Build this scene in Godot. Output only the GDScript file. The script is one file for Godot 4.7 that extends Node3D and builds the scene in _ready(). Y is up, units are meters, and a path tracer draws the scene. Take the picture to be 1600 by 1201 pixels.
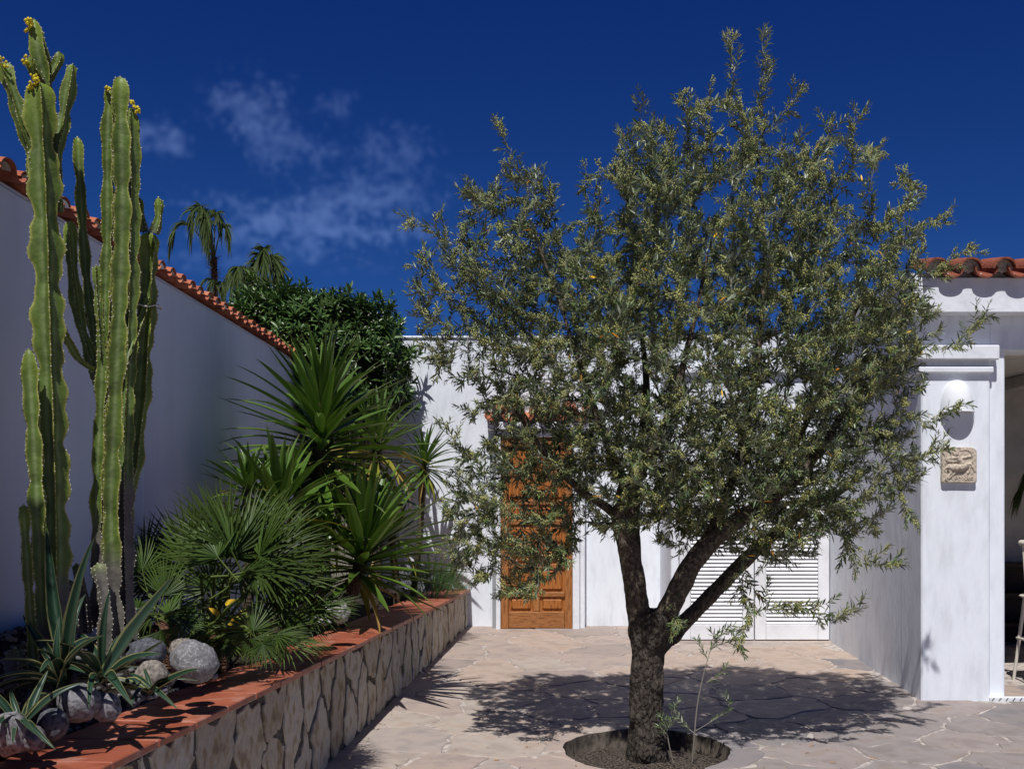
extends Node3D
# A walled Mediterranean courtyard at midday. Sizes in metres, y up, the eye stands at (0, 2, 0) and looks along -z.
# at(u, v, depth): a spot that was measured in the photograph, as a point in the courtyard.

const FOCAL := 1850.0
const VU := 827.0
const VV := 785.0

var rng := RandomNumberGenerator.new()
var M := {}
var used := {}
var wob := FastNoiseLite.new()

func at(u: float, v: float, z: float) -> Vector3:
	return Vector3((u - VU) / FOCAL * z, 2.0 + (VV - v) / FOCAL * z, -z)

func ground_y(z: float) -> float:      # the paving rises gently towards the back wall; z is the depth
	return 0.049 * z - 0.024

func lin(r: float, g: float, b: float) -> Color:
	return Color(r, g, b).linear_to_srgb()

func rf(a: float, b: float) -> float:
	return rng.randf_range(a, b)

# ------------------------------------------------------------------ mesh builder
class MB:
	var v := PackedVector3Array()
	var n := PackedVector3Array()
	var c := PackedColorArray()
	var uv := PackedVector2Array()
	var ix := PackedInt32Array()

	func vert(p: Vector3, nn: Vector3, col: Color = Color.WHITE, t: Vector2 = Vector2.ZERO) -> int:
		v.append(p)
		n.append(nn)
		c.append(col)
		uv.append(t)
		return v.size() - 1

	func tri(a: int, b: int, d: int) -> void:
		var g := (v[b] - v[a]).cross(v[d] - v[a])
		if g.dot(n[a] + n[b] + n[d]) > 0.0:
			ix.append(a)
			ix.append(d)
			ix.append(b)
		else:
			ix.append(a)
			ix.append(b)
			ix.append(d)

	func poly(pts: Array, away: Vector3, col: Color = Color.WHITE) -> void:   # a flat convex face that looks away from the point «away»
		var g: Vector3 = (pts[1] - pts[0]).cross(pts[2] - pts[0])
		if g.length_squared() < 1e-14:
			if pts.size() < 4:
				return
			g = (pts[2] - pts[0]).cross(pts[3] - pts[0])
		g = g.normalized()
		if g.dot(pts[0] - away) < 0.0:
			g = -g
		var s := v.size()
		for p in pts:
			vert(p, g, col)
		for k in range(1, pts.size() - 1):
			tri(s, s + k, s + k + 1)

	func box(t: Transform3D, size: Vector3, bevel := 0.0, col: Color = Color.WHITE) -> void:
		var h := size * 0.5
		var b := minf(bevel, minf(h.x, minf(h.y, h.z)) * 0.9)
		var cor := func(sg: Vector3, ax: int) -> Vector3:
			var p := Vector3(sg.x * (h.x - b), sg.y * (h.y - b), sg.z * (h.z - b))
			p[ax] = sg[ax] * h[ax]
			return t * p
		var o := t.origin
		for ax in 3:
			var a1 := (ax + 1) % 3
			var a2 := (ax + 2) % 3
			for s in [-1.0, 1.0]:
				var q := []
				for k in [[-1.0, -1.0], [1.0, -1.0], [1.0, 1.0], [-1.0, 1.0]]:
					var sg := Vector3.ZERO
					sg[ax] = s
					sg[a1] = k[0]
					sg[a2] = k[1]
					q.append(cor.call(sg, ax))
				poly(q, o, col)
		if b <= 0.0:
			return
		for ax in 3:          # the edges that run along ax
			var a1 := (ax + 1) % 3
			var a2 := (ax + 2) % 3
			for s1 in [-1.0, 1.0]:
				for s2 in [-1.0, 1.0]:
					var g0 := Vector3.ZERO
					g0[a1] = s1
					g0[a2] = s2
					var g1 := g0
					g0[ax] = -1.0
					g1[ax] = 1.0
					poly([cor.call(g0, a1), cor.call(g1, a1), cor.call(g1, a2), cor.call(g0, a2)], o, col)
		for sx in [-1.0, 1.0]:
			for sy in [-1.0, 1.0]:
				for sz in [-1.0, 1.0]:
					var sg := Vector3(sx, sy, sz)
					poly([cor.call(sg, 0), cor.call(sg, 1), cor.call(sg, 2)], o, col)

	func span(a: Vector3, b: Vector3, bevel := 0.0, col: Color = Color.WHITE) -> void:   # a box between two opposite corners
		box(Transform3D(Basis(), (a + b) * 0.5), (b - a).abs(), bevel, col)

	func grid(nu: int, nv: int, f: Callable, wrap: bool, colf = null) -> void:   # a smooth sheet f(u, v)
		var s := v.size()
		var w := nu if wrap else nu + 1
		var pts := PackedVector3Array()
		for j in nv + 1:
			for i in w:
				pts.append(f.call(float(i) / nu, float(j) / nv))
		for j in nv + 1:
			for i in w:
				var i0 := (i + w - 1) % w if wrap else maxi(i - 1, 0)
				var i1 := (i + 1) % w if wrap else mini(i + 1, w - 1)
				var j0 := maxi(j - 1, 0)
				var j1 := mini(j + 1, nv)
				var nn := (pts[j * w + i1] - pts[j * w + i0]).cross(pts[j1 * w + i] - pts[j0 * w + i])
				if nn.length_squared() < 1e-18:
					var jj := clampi(j, 1, nv - 1)
					nn = (pts[jj * w + i1] - pts[jj * w + i0]).cross(pts[mini(jj + 1, nv) * w + i] - pts[(jj - 1) * w + i])
				var cc: Color = colf.call(float(i) / nu, float(j) / nv) if colf != null else Color.WHITE
				vert(pts[j * w + i], nn.normalized(), cc, Vector2(float(i) / nu, float(j) / nv))
		for j in nv:
			for i in (w if wrap else nu):
				var a := s + j * w + i
				var b := s + j * w + (i + 1) % w
				tri(a, b, b + w)
				tri(a, b + w, a + w)

	func tube(path: PackedVector3Array, rad: PackedFloat32Array, sides: int, col: Color = Color.WHITE, cap := true) -> void:
		var s := v.size()
		var m := path.size()
		var t0 := (path[1] - path[0]).normalized()
		var x := t0.cross(Vector3(0.31, 0.2, 0.93)).normalized()
		for k in m:
			var t := (path[mini(k + 1, m - 1)] - path[maxi(k - 1, 0)]).normalized()
			x = (x - t * x.dot(t)).normalized()
			var y := t.cross(x)
			for i in sides:
				var a := TAU * i / sides
				var d := x * cos(a) + y * sin(a)
				vert(path[k] + d * rad[k], d, col, Vector2(float(i) / sides, float(k)))
		for k in m - 1:
			for i in sides:
				var a := s + k * sides + i
				var b := s + k * sides + (i + 1) % sides
				tri(a, b, b + sides)
				tri(a, b + sides, a + sides)
		if cap:
			for e in [0, m - 1]:
				var nn: Vector3 = (path[0] - path[1]).normalized() if e == 0 else (path[m - 1] - path[m - 2]).normalized()
				var ce := vert(path[e] + nn * rad[e] * 0.3, nn, col)
				for i in sides:
					tri(ce, s + e * sides + i, s + e * sides + (i + 1) % sides)

	func prism(pl: PackedVector2Array, t: Transform3D, z0: float, z1: float, chamfer := 0.0, col: Color = Color.WHITE, under := false) -> void:
		var m := pl.size()
		var mid := Vector2.ZERO
		for p in pl:
			mid += p
		mid /= m
		var ins := PackedVector2Array()
		for p in pl:
			ins.append(p + (mid - p).normalized() * minf(chamfer, p.distance_to(mid) * 0.4))
		var idx := Geometry2D.triangulate_polygon(ins)
		if idx.is_empty():
			for k in range(1, m - 1):
				idx.append_array([0, k, k + 1])
		var up := t.basis.z.normalized()
		var s := v.size()
		for p in ins:
			vert(t * Vector3(p.x, p.y, z1), up, col)
		for k in range(0, idx.size(), 3):
			tri(s + idx[k], s + idx[k + 1], s + idx[k + 2])
		if under:
			s = v.size()
			for p in pl:
				vert(t * Vector3(p.x, p.y, z0), -up, col)
			var id2 := Geometry2D.triangulate_polygon(pl)
			for k in range(0, id2.size(), 3):
				tri(s + id2[k], s + id2[k + 1], s + id2[k + 2])
		var area := 0.0
		for k in m:
			area += pl[k].cross(pl[(k + 1) % m])
		for k in m:
			var a := pl[k]
			var b := pl[(k + 1) % m]
			var e := b - a
			var o2 := Vector2(e.y, -e.x).normalized() * signf(area)
			var side := (t.basis * Vector3(o2.x, o2.y, 0)).normalized()
			var zt := z1 - chamfer
			var q := [vert(t * Vector3(a.x, a.y, z0), side, col), vert(t * Vector3(b.x, b.y, z0), side, col), vert(t * Vector3(b.x, b.y, zt), side, col), vert(t * Vector3(a.x, a.y, zt), side, col)]
			tri(q[0], q[1], q[2])
			tri(q[0], q[2], q[3])
			if chamfer > 0.0:
				var ia := ins[k]
				var ib := ins[(k + 1) % m]
				var sn := (side + up).normalized()
				q = [vert(t * Vector3(a.x, a.y, zt), sn, col), vert(t * Vector3(b.x, b.y, zt), sn, col), vert(t * Vector3(ib.x, ib.y, z1), sn, col), vert(t * Vector3(ia.x, ia.y, z1), sn, col)]
				tri(q[0], q[1], q[2])
				tri(q[0], q[2], q[3])

	func ball(p: Vector3, r: float, col: Color = Color.WHITE) -> void:   # an octahedron with smooth normals, for things a few pixels wide
		var s := v.size()
		for d in [Vector3.RIGHT, Vector3.LEFT, Vector3.UP, Vector3.DOWN, Vector3.BACK, Vector3.FORWARD]:
			vert(p + d * r, d, col)
		for a in [0, 1]:
			for b in [2, 3]:
				for d in [4, 5]:
					tri(s + a, s + b, s + d)

	func mesh() -> ArrayMesh:
		if ix.is_empty():
			return ArrayMesh.new()
		var arr := []
		arr.resize(Mesh.ARRAY_MAX)
		arr[Mesh.ARRAY_VERTEX] = v
		arr[Mesh.ARRAY_NORMAL] = n
		arr[Mesh.ARRAY_COLOR] = c
		arr[Mesh.ARRAY_TEX_UV] = uv
		arr[Mesh.ARRAY_INDEX] = ix
		var m := ArrayMesh.new()
		m.add_surface_from_arrays(Mesh.PRIMITIVE_TRIANGLES, arr)
		return m

# ------------------------------------------------------------------ naming things
const GROUPS := {"boulder": "boulders in the planting bed", "white_rock": "pale rocks by the coping", "yucca": "yuccas in the planting bed", "fan_palm": "dwarf fan palms in the planting bed", "striped_agave": "striped agaves among the boulders", "candelabra_cactus": "candelabra cacti by the boundary wall", "fan_palm_tree": "fan palm trees beyond the wall", "oleander_shrub": "oleanders along the boundary wall", "olive_sucker": "olive suckers in the tree pit", "fallen_leaf": "stray leaves on the paving", "bar_stool": "stools inside the house door", "pit_pebble": "small stones in the tree pit"}

func numbered(called: String) -> String:
	var k: int = used.get(called, 0)
	used[called] = k + 1
	return called if k == 0 else "%s_%03d" % [called, k]

func tag(o: Node3D, label: String, category: String, group := "") -> Node3D:
	o.set_meta("label", label)
	o.set_meta("category", category)
	if group != "":
		o.set_meta("group", group)
	return o

func thing(called: String, label: String, category: String, where := Vector3.ZERO, group := "") -> Node3D:
	var o := Node3D.new()
	o.name = numbered(called)
	o.position = where
	add_child(o, true)
	return tag(o, label, category, group if group != "" else GROUPS.get(called, ""))

func part(called: String, mesh: Mesh, m: Material, parent: Node3D, xf := Transform3D()) -> MeshInstance3D:
	var o := MeshInstance3D.new()
	var key := str(parent.get_instance_id()) + called
	var k: int = used.get(key, 0)
	used[key] = k + 1
	o.name = called if k == 0 else "%s_%03d" % [called, k]
	o.mesh = mesh
	o.material_override = m
	o.transform = xf
	parent.add_child(o, true)
	return o

func whole(called: String, mesh: Mesh, m: Material, label: String, category: String, group := "", xf := Transform3D()) -> MeshInstance3D:
	var o := MeshInstance3D.new()
	o.name = numbered(called)
	o.mesh = mesh
	o.material_override = m
	o.transform = xf
	add_child(o, true)
	tag(o, label, category, group if group != "" else GROUPS.get(called, ""))
	return o

func struct(called: String, mesh: Mesh, m: Material) -> MeshInstance3D:
	var o := MeshInstance3D.new()
	o.name = numbered(called)
	o.mesh = mesh
	o.material_override = m
	add_child(o, true)
	o.set_meta("kind", "structure")
	return o

func stuff(o: Node3D) -> Node3D:
	o.set_meta("kind", "stuff")
	return o

func many(called: String, mesh: Mesh, m: Material, parent: Node3D, xfs: Array, cols: Array) -> MultiMeshInstance3D:
	var mm := MultiMesh.new()
	mm.transform_format = MultiMesh.TRANSFORM_3D
	mm.use_colors = true
	mm.mesh = mesh
	mm.instance_count = xfs.size()
	for k in xfs.size():
		mm.set_instance_transform(k, xfs[k])
		mm.set_instance_color(k, cols[k])
	var o := MultiMeshInstance3D.new()
	o.name = called
	o.multimesh = mm
	o.material_override = m
	parent.add_child(o, true)
	o.set_meta("kind", "stuff")
	return o

# ------------------------------------------------------------------ materials
func noise_tex(freq: float, stops: Array, sd: int, size := 512, oct := 4, kind := FastNoiseLite.TYPE_SIMPLEX_SMOOTH, high := -1) -> NoiseTexture2D:
	var f := FastNoiseLite.new()
	f.noise_type = kind
	f.seed = sd
	f.frequency = freq
	f.fractal_octaves = oct
	if kind == FastNoiseLite.TYPE_CELLULAR:
		f.cellular_return_type = FastNoiseLite.RETURN_DISTANCE2_SUB
	var t := NoiseTexture2D.new()
	t.width = size
	t.height = size if high < 0 else high
	t.seamless = true
	t.noise = f
	var g := Gradient.new()
	var offs := PackedFloat32Array()
	var cl := PackedColorArray()
	for s in stops:
		offs.append(s[0])
		cl.append(s[1])
	g.offsets = offs
	g.colors = cl
	t.color_ramp = g
	return t

func grey(a: float) -> Color:
	return Color(a, a, a)

func mat(name_: String, base: Color, rough: float, tex: Texture2D = null, scale := Vector3.ONE, bump: Texture2D = null, bump_cm := 0.0, vc := false) -> StandardMaterial3D:
	var m := StandardMaterial3D.new()
	m.resource_name = name_
	m.albedo_color = base
	m.roughness = rough
	m.metallic_specular = 0.4
	if tex or bump:
		m.uv1_triplanar = true
		m.uv1_world_triplanar = true
		m.uv1_scale = scale
		m.uv1_triplanar_sharpness = 4.0
	if tex:
		m.albedo_texture = tex
	if bump:
		m.heightmap_enabled = true
		m.heightmap_texture = bump
		m.heightmap_scale = bump_cm
	m.vertex_color_use_as_albedo = vc
	m.cull_mode = BaseMaterial3D.CULL_DISABLED
	return m

func leafy(name_: String, rough: float, through: float, spec := 0.5) -> StandardMaterial3D:
	var m := mat(name_, Color.WHITE, rough, null, Vector3.ONE, null, 0.0, true)
	m.metallic_specular = spec
	if through > 0.0:
		m.backlight_enabled = true
		m.backlight = Color(through, through, through * 0.7).linear_to_srgb()
	return m

func make_materials() -> void:
	var rough_b := noise_tex(0.03, [[0.0, grey(0)], [1.0, grey(1)]], 11, 512, 5)
	var trowel := noise_tex(0.012, [[0.0, grey(0)], [1.0, grey(1)]], 12, 512, 6)
	var mott := noise_tex(0.008, [[0.2, grey(0.94)], [0.5, grey(0.985)], [0.75, grey(1.0)]], 13, 512, 5)
	var mott_d := noise_tex(0.01, [[0.2, grey(0.72)], [0.5, grey(0.92)], [0.8, grey(1.0)]], 14, 512, 5)
	M.plaster = mat("white plaster", lin(0.775, 0.81, 0.865), 0.85, noise_tex(0.012, [[0.15, grey(0.945)], [0.42, grey(0.982)], [0.6, grey(1.0)]], 15, 512, 6), Vector3(1.1, 0.32, 1.1), rough_b, 0.22)
	M.plaster_smooth = mat("white paint", lin(0.78, 0.805, 0.845), 0.6, mott, Vector3.ONE * 0.8, rough_b, 0.15)
	M.grey_paint = mat("grey paint", lin(0.30, 0.31, 0.33), 0.6, mott, Vector3.ONE)
	M.room = mat("room paint", lin(0.52, 0.49, 0.45), 0.8, mott, Vector3.ONE)
	# paving stones, four shades that differ in grain
	var slab_a := noise_tex(0.007, [[0.15, lin(0.80, 0.77, 0.74)], [0.45, lin(0.95, 0.94, 0.92)], [0.62, lin(1, 0.99, 0.97)], [0.85, lin(0.93, 0.86, 0.79)]], 21, 512, 6)
	var slab_b := noise_tex(0.009, [[0.15, lin(0.78, 0.78, 0.80)], [0.5, lin(0.96, 0.94, 0.93)], [0.85, lin(1, 0.96, 0.92)]], 22, 512, 6)
	var slab_h := noise_tex(0.02, [[0.0, grey(0)], [0.5, grey(0.6)], [1.0, grey(1)]], 23, 512, 6)
	M.slab = []
	for k in 8:
		var base: Color = [Color(0.50, 0.45, 0.40), Color(0.46, 0.42, 0.38), Color(0.51, 0.43, 0.365), Color(0.47, 0.405, 0.355), Color(0.36, 0.34, 0.33), Color(0.31, 0.30, 0.30), Color(0.40, 0.365, 0.35), Color(0.43, 0.38, 0.34)][k]
		var m := mat("paving stone", lin(base.r * (0.84 if k < 4 else 0.78), base.g * (0.795 if k < 4 else 0.735), base.b * (0.785 if k < 4 else 0.725)), 0.72, slab_a if k % 2 == 0 else slab_b, Vector3(0.8, 0.8, 0.8), slab_h, 0.5)
		m.uv1_offset = Vector3(0.37 * k, 0.21 * k, 0.53 * k)
		M.slab.append(m)
	M.joint = mat("pale pink mortar", lin(0.53, 0.465, 0.42), 0.9, mott_d, Vector3.ONE * 2.0, rough_b, 0.5)
	M.wall_mortar = mat("grey brown mortar", lin(0.125, 0.112, 0.098), 0.95, mott_d, Vector3.ONE * 3.0, rough_b, 1.2)
	var clad_t := noise_tex(0.012, [[0.15, lin(0.55, 0.45, 0.33)], [0.36, lin(0.84, 0.76, 0.64)], [0.55, lin(1, 0.98, 0.93)], [0.8, lin(0.88, 0.86, 0.83)]], 31, 512, 6)
	M.clad = []
	for k in 5:
		var b: Color = [Color(0.47, 0.44, 0.37), Color(0.42, 0.39, 0.325), Color(0.49, 0.465, 0.405), Color(0.38, 0.345, 0.285), Color(0.45, 0.43, 0.38)][k]
		var m := mat("wall stone", lin(b.r, b.g, b.b), 0.8, clad_t, Vector3(1.2, 0.9, 1.2), slab_h, 1.0)
		m.uv1_offset = Vector3(0.31 * k, 0.47 * k, 0.13 * k)
		M.clad.append(m)
	var terra := noise_tex(0.01, [[0.15, lin(0.74, 0.66, 0.62)], [0.38, lin(0.93, 0.89, 0.87)], [0.6, lin(1, 1, 1)]], 41, 512, 6)
	var bloom := noise_tex(0.008, [[0.0, Color(0.8, 0.66, 0.6, 0.0)], [0.62, Color(0.74, 0.58, 0.52, 0.0)], [0.85, Color(0.74, 0.58, 0.52, 0.4)]], 42, 512, 6)
	M.coping = []
	for k in 3:
		var b: Color = [Color(0.36, 0.105, 0.056), Color(0.325, 0.09, 0.048), Color(0.385, 0.125, 0.072)][k]
		var m := mat("terracotta coping", lin(b.r, b.g, b.b), 0.45, terra, Vector3.ONE * 0.9, rough_b, 0.1)
		m.uv1_offset = Vector3(0.3 * k, 0.1, 0.6 * k)
		m.detail_enabled = true
		m.detail_albedo = bloom
		m.detail_blend_mode = BaseMaterial3D.BLEND_MODE_MIX
		M.coping.append(m)
	M.grout = mat("coping grout", lin(0.62, 0.46, 0.38), 0.9, mott_d, Vector3.ONE * 2.0)
	M.roof_tile = []
	for k in 4:
		var b: Color = [Color(0.46, 0.15, 0.075), Color(0.40, 0.12, 0.06), Color(0.50, 0.18, 0.095), Color(0.33, 0.10, 0.055)][k]
		M.roof_tile.append(mat("clay roof tile", lin(b.r, b.g, b.b), 0.75, terra, Vector3.ONE * 2.5, rough_b, 0.4))
	M.house_tile = mat("weathered eave tile", lin(0.30, 0.09, 0.05), 0.75, terra, Vector3.ONE * 2.5, rough_b, 0.4)
	M.tile_mortar = mat("tile bedding mortar", lin(0.45, 0.38, 0.33), 0.95, mott_d, Vector3.ONE * 4.0, rough_b, 0.8)
	# wood: long grain drawn along the height
	var grain := noise_tex(0.02, [[0.2, lin(0.5, 0.42, 0.34)], [0.45, lin(0.85, 0.8, 0.74)], [0.6, lin(1, 1, 1)], [0.8, lin(0.75, 0.66, 0.58)]], 51, 512, 5)
	M.door_wood = mat("oiled door wood", lin(0.40, 0.17, 0.055), 0.5, grain, Vector3(5.0, 0.5, 5.0), grain, 0.25)
	M.door_wood_across = mat("oiled door wood across", lin(0.37, 0.16, 0.055), 0.5, grain, Vector3(0.6, 6.0, 0.6), grain, 0.25)
	M.panel_wood = mat("door panel wood", lin(0.43, 0.16, 0.04), 0.45, grain, Vector3(4.0, 0.6, 4.0), grain, 0.25)
	M.shelf_wood = mat("dark shelf wood", lin(0.045, 0.03, 0.022), 0.6, grain, Vector3(0.8, 5.0, 0.8))
	M.louvre = mat("white louvre paint", lin(0.80, 0.81, 0.84), 0.45, mott, Vector3.ONE * 0.8)
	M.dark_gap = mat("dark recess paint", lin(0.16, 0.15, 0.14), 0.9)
	M.soil = mat("planting soil", lin(0.045, 0.035, 0.027), 1.0, mott_d, Vector3.ONE * 3.0, rough_b, 3.0)
	M.pit_soil = mat("dry soil", lin(0.20, 0.158, 0.122), 1.0, noise_tex(0.03, [[0.25, grey(0.3)], [0.5, grey(0.8)], [0.75, grey(1)]], 61, 512, 6), Vector3.ONE * 2.5, rough_b, 4.0)
	M.pit_ring = mat("weathered pit rim", lin(0.15, 0.125, 0.10), 0.95, noise_tex(0.02, [[0.25, grey(0.6)], [0.5, grey(0.85)], [0.75, grey(1)]], 62, 512, 6), Vector3(1.6, 0.8, 1.6), trowel, 1.0)
	M.ground = mat("dry ground", lin(0.22, 0.18, 0.13), 1.0, mott_d, Vector3.ONE * 0.1)
	var bark_t := noise_tex(0.022, [[0.2, lin(0.35, 0.32, 0.30)], [0.5, lin(0.62, 0.58, 0.54)], [0.64, lin(0.85, 0.82, 0.78)], [0.76, lin(1, 1, 0.97)]], 71, 512, 6)
	var bark_h := noise_tex(0.03, [[0.0, grey(0)], [0.45, grey(0.35)], [0.6, grey(0.8)], [1.0, grey(1)]], 72, 512, 6)
	M.bark = mat("olive trunk bark", lin(0.085, 0.072, 0.06), 0.95, bark_t, Vector3(2.2, 1.1, 2.2), bark_h, 2.5)
	M.limb_bark = mat("olive limb bark", lin(0.155, 0.128, 0.098), 0.9, bark_t, Vector3(2.5, 1.6, 2.5), bark_h, 1.2)
	M.twig = mat("olive twig bark", lin(0.27, 0.25, 0.20), 0.85)
	M.burl = mat("olive root burl", lin(0.26, 0.21, 0.165), 0.9, bark_t, Vector3.ONE * 5.0, bark_h, 1.5)
	M.olive_leaf = leafy("olive leaf", 0.36, 0.42, 0.5)
	M.flower = leafy("olive flower buds", 0.7, 0.2)
	M.oleander_leaf = leafy("oleander leaf", 0.33, 0.2, 0.5)
	M.yucca_leaf = leafy("yucca leaf", 0.36, 0.35, 0.5)
	M.fan_leaf = leafy("fan palm leaf", 0.5, 0.3, 0.35)
	M.agave_leaf = leafy("agave leaf", 0.4, 0.1, 0.5)
	M.far_palm = leafy("far palm leaf", 0.65, 0.35, 0.3)
	M.herb = leafy("fine herb leaf", 0.6, 0.3)
	M.cactus = mat("cactus skin", Color.WHITE, 0.5, noise_tex(0.015, [[0.2, grey(0.82)], [0.5, grey(0.96)], [0.75, grey(1)]], 81, 512, 4), Vector3.ONE * 1.2, rough_b, 0.3, true)
	M.spine = mat("cactus spines", Color.WHITE, 0.8, null, Vector3.ONE, null, 0.0, true)
	M.yucca_trunk = mat("yucca trunk", lin(0.17, 0.14, 0.10), 0.95, bark_t, Vector3(3, 6, 3), bark_h, 1.5)
	M.palm_trunk = mat("palm trunk", lin(0.20, 0.10, 0.06), 0.95, bark_t, Vector3(1.5, 3, 1.5), bark_h, 3.0)
	M.thatch = leafy("palm thatch", 0.9, 0.1)
	# boulders
	var speck := noise_tex(0.05, [[0.2, grey(0.55)], [0.5, grey(0.88)], [0.8, grey(1)]], 91, 512, 6)
	var vein := noise_tex(0.02, [[0.0, grey(1.0)], [0.06, grey(0.95)], [0.13, grey(0.66)], [0.6, grey(0.55)]], 92, 512, 3, FastNoiseLite.TYPE_CELLULAR)
	M.rock = []
	for k in 5:
		var b: Color = [Color(0.26, 0.25, 0.26), Color(0.40, 0.35, 0.29), Color(0.15, 0.155, 0.175), Color(0.33, 0.32, 0.33), Color(0.62, 0.59, 0.55)][k]
		M.rock.append(mat("boulder stone", lin(b.r * 0.72, b.g * 0.72, b.b * 0.74), 0.8, speck, Vector3.ONE * 1.6, trowel, 0.5))
	M.veined = mat("veined boulder", lin(0.46, 0.45, 0.46), 0.75, vein, Vector3.ONE * 3.2, trowel, 0.4)
	M.relief = mat("cast stone relief", lin(0.62, 0.53, 0.42), 0.9, mott_d, Vector3.ONE * 6.0, rough_b, 0.12)
	M.bone = mat("cream chair paint", lin(0.62, 0.58, 0.50), 0.45)
	M.mint = mat("mint green paint", lin(0.22, 0.42, 0.30), 0.5)
	M.frosted = mat("lamp plaster", lin(0.80, 0.82, 0.85), 0.9)
	M.dead_leaf = leafy("dry leaves", 0.9, 0.15)

# ------------------------------------------------------------------ shape helpers
func smooth_path(pts: Array, step: float) -> PackedVector3Array:   # Catmull-Rom through the points
	var out := PackedVector3Array()
	for k in pts.size() - 1:
		var p0: Vector3 = pts[maxi(k - 1, 0)]
		var p1: Vector3 = pts[k]
		var p2: Vector3 = pts[k + 1]
		var p3: Vector3 = pts[mini(k + 2, pts.size() - 1)]
		var m := maxi(1, int(ceil(p1.distance_to(p2) / step)))
		for j in m:
			out.append(p1.cubic_interpolate(p2, p0, p3, float(j) / m))
	out.append(pts[-1])
	return out

func blob(b: MB, c: Vector3, r: Vector3, basis: Basis, amp: float, sd: int, nu := 22, nv := 14, freq := 1.4, col: Color = Color.WHITE) -> void:
	wob.seed = sd
	wob.frequency = 1.0
	wob.fractal_octaves = 3
	b.grid(nu, nv, func(u: float, v: float) -> Vector3:
		var a := u * TAU
		var e := (v - 0.5) * PI
		var d := Vector3(cos(e) * cos(a), sin(e), cos(e) * sin(a))
		var k := 1.0 + amp * wob.get_noise_3dv(d * freq + Vector3(sd * 3.1, 0, 0))
		return c + basis * (d * r * k), true, func(_u: float, _v: float) -> Color: return col)

func leaf_xf(base: Vector3, dir: Vector3, up: Vector3, sc: Vector3) -> Transform3D:   # y along the leaf, z its upper side
	var y := dir.normalized()
	var z := (up - y * up.dot(y))
	if z.length_squared() < 1e-6:
		z = Vector3(0.3, 0.1, 1) - y * Vector3(0.3, 0.1, 1).dot(y)
	z = z.normalized()
	var x := y.cross(z)
	return Transform3D(Basis(x * sc.x, y * sc.y, z * sc.z), base)

func inset_cells(sites: PackedVector2Array, border: PackedVector2Array, gap: float, near: float) -> Array:   # the cells round the sites, each drawn in by half the joint
	var out := []
	for i in sites.size():
		var p := border
		for j in sites.size():
			if i == j or sites[i].distance_to(sites[j]) > near:
				continue
			var d := (sites[j] - sites[i]).normalized()
			var m := (sites[i] + sites[j]) * 0.5 - d * gap * 0.5
			p = cut(p, m, d)
			if p.size() < 3:
				break
		if p.size() >= 3:
			out.append(p)
	return out

func cut(p: PackedVector2Array, m: Vector2, d: Vector2) -> PackedVector2Array:
	var o := PackedVector2Array()
	for k in p.size():
		var a := p[k]
		var b := p[(k + 1) % p.size()]
		var da := (a - m).dot(d)
		var db := (b - m).dot(d)
		if da <= 0.0:
			o.append(a)
		if (da < 0.0 and db > 0.0) or (da > 0.0 and db < 0.0):
			o.append(a + (b - a) * (da / (da - db)))
	return o

func soften(p: PackedVector2Array, k: float) -> PackedVector2Array:   # cuts each corner, k = share of the edge
	var o := PackedVector2Array()
	for i in p.size():
		var a := p[i]
		var b := p[(i + 1) % p.size()]
		o.append(a.lerp(b, k))
		o.append(a.lerp(b, 1.0 - k))
	return o

func rough_edges(p: PackedVector2Array, step: float, amp: float, sd: int) -> PackedVector2Array:
	wob.seed = sd
	wob.frequency = 1.0
	wob.fractal_octaves = 3
	var o := PackedVector2Array()
	for i in p.size():
		var a := p[i]
		var b := p[(i + 1) % p.size()]
		var m := maxi(1, int(round(a.distance_to(b) / step)))
		for j in m:
			var q := a.lerp(b, float(j) / m)
			o.append(q + Vector2(wob.get_noise_2d(q.x * 5.0, q.y * 5.0), wob.get_noise_2d(q.x * 5.0 + 70.0, q.y * 5.0)) * amp)
	return o

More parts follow.
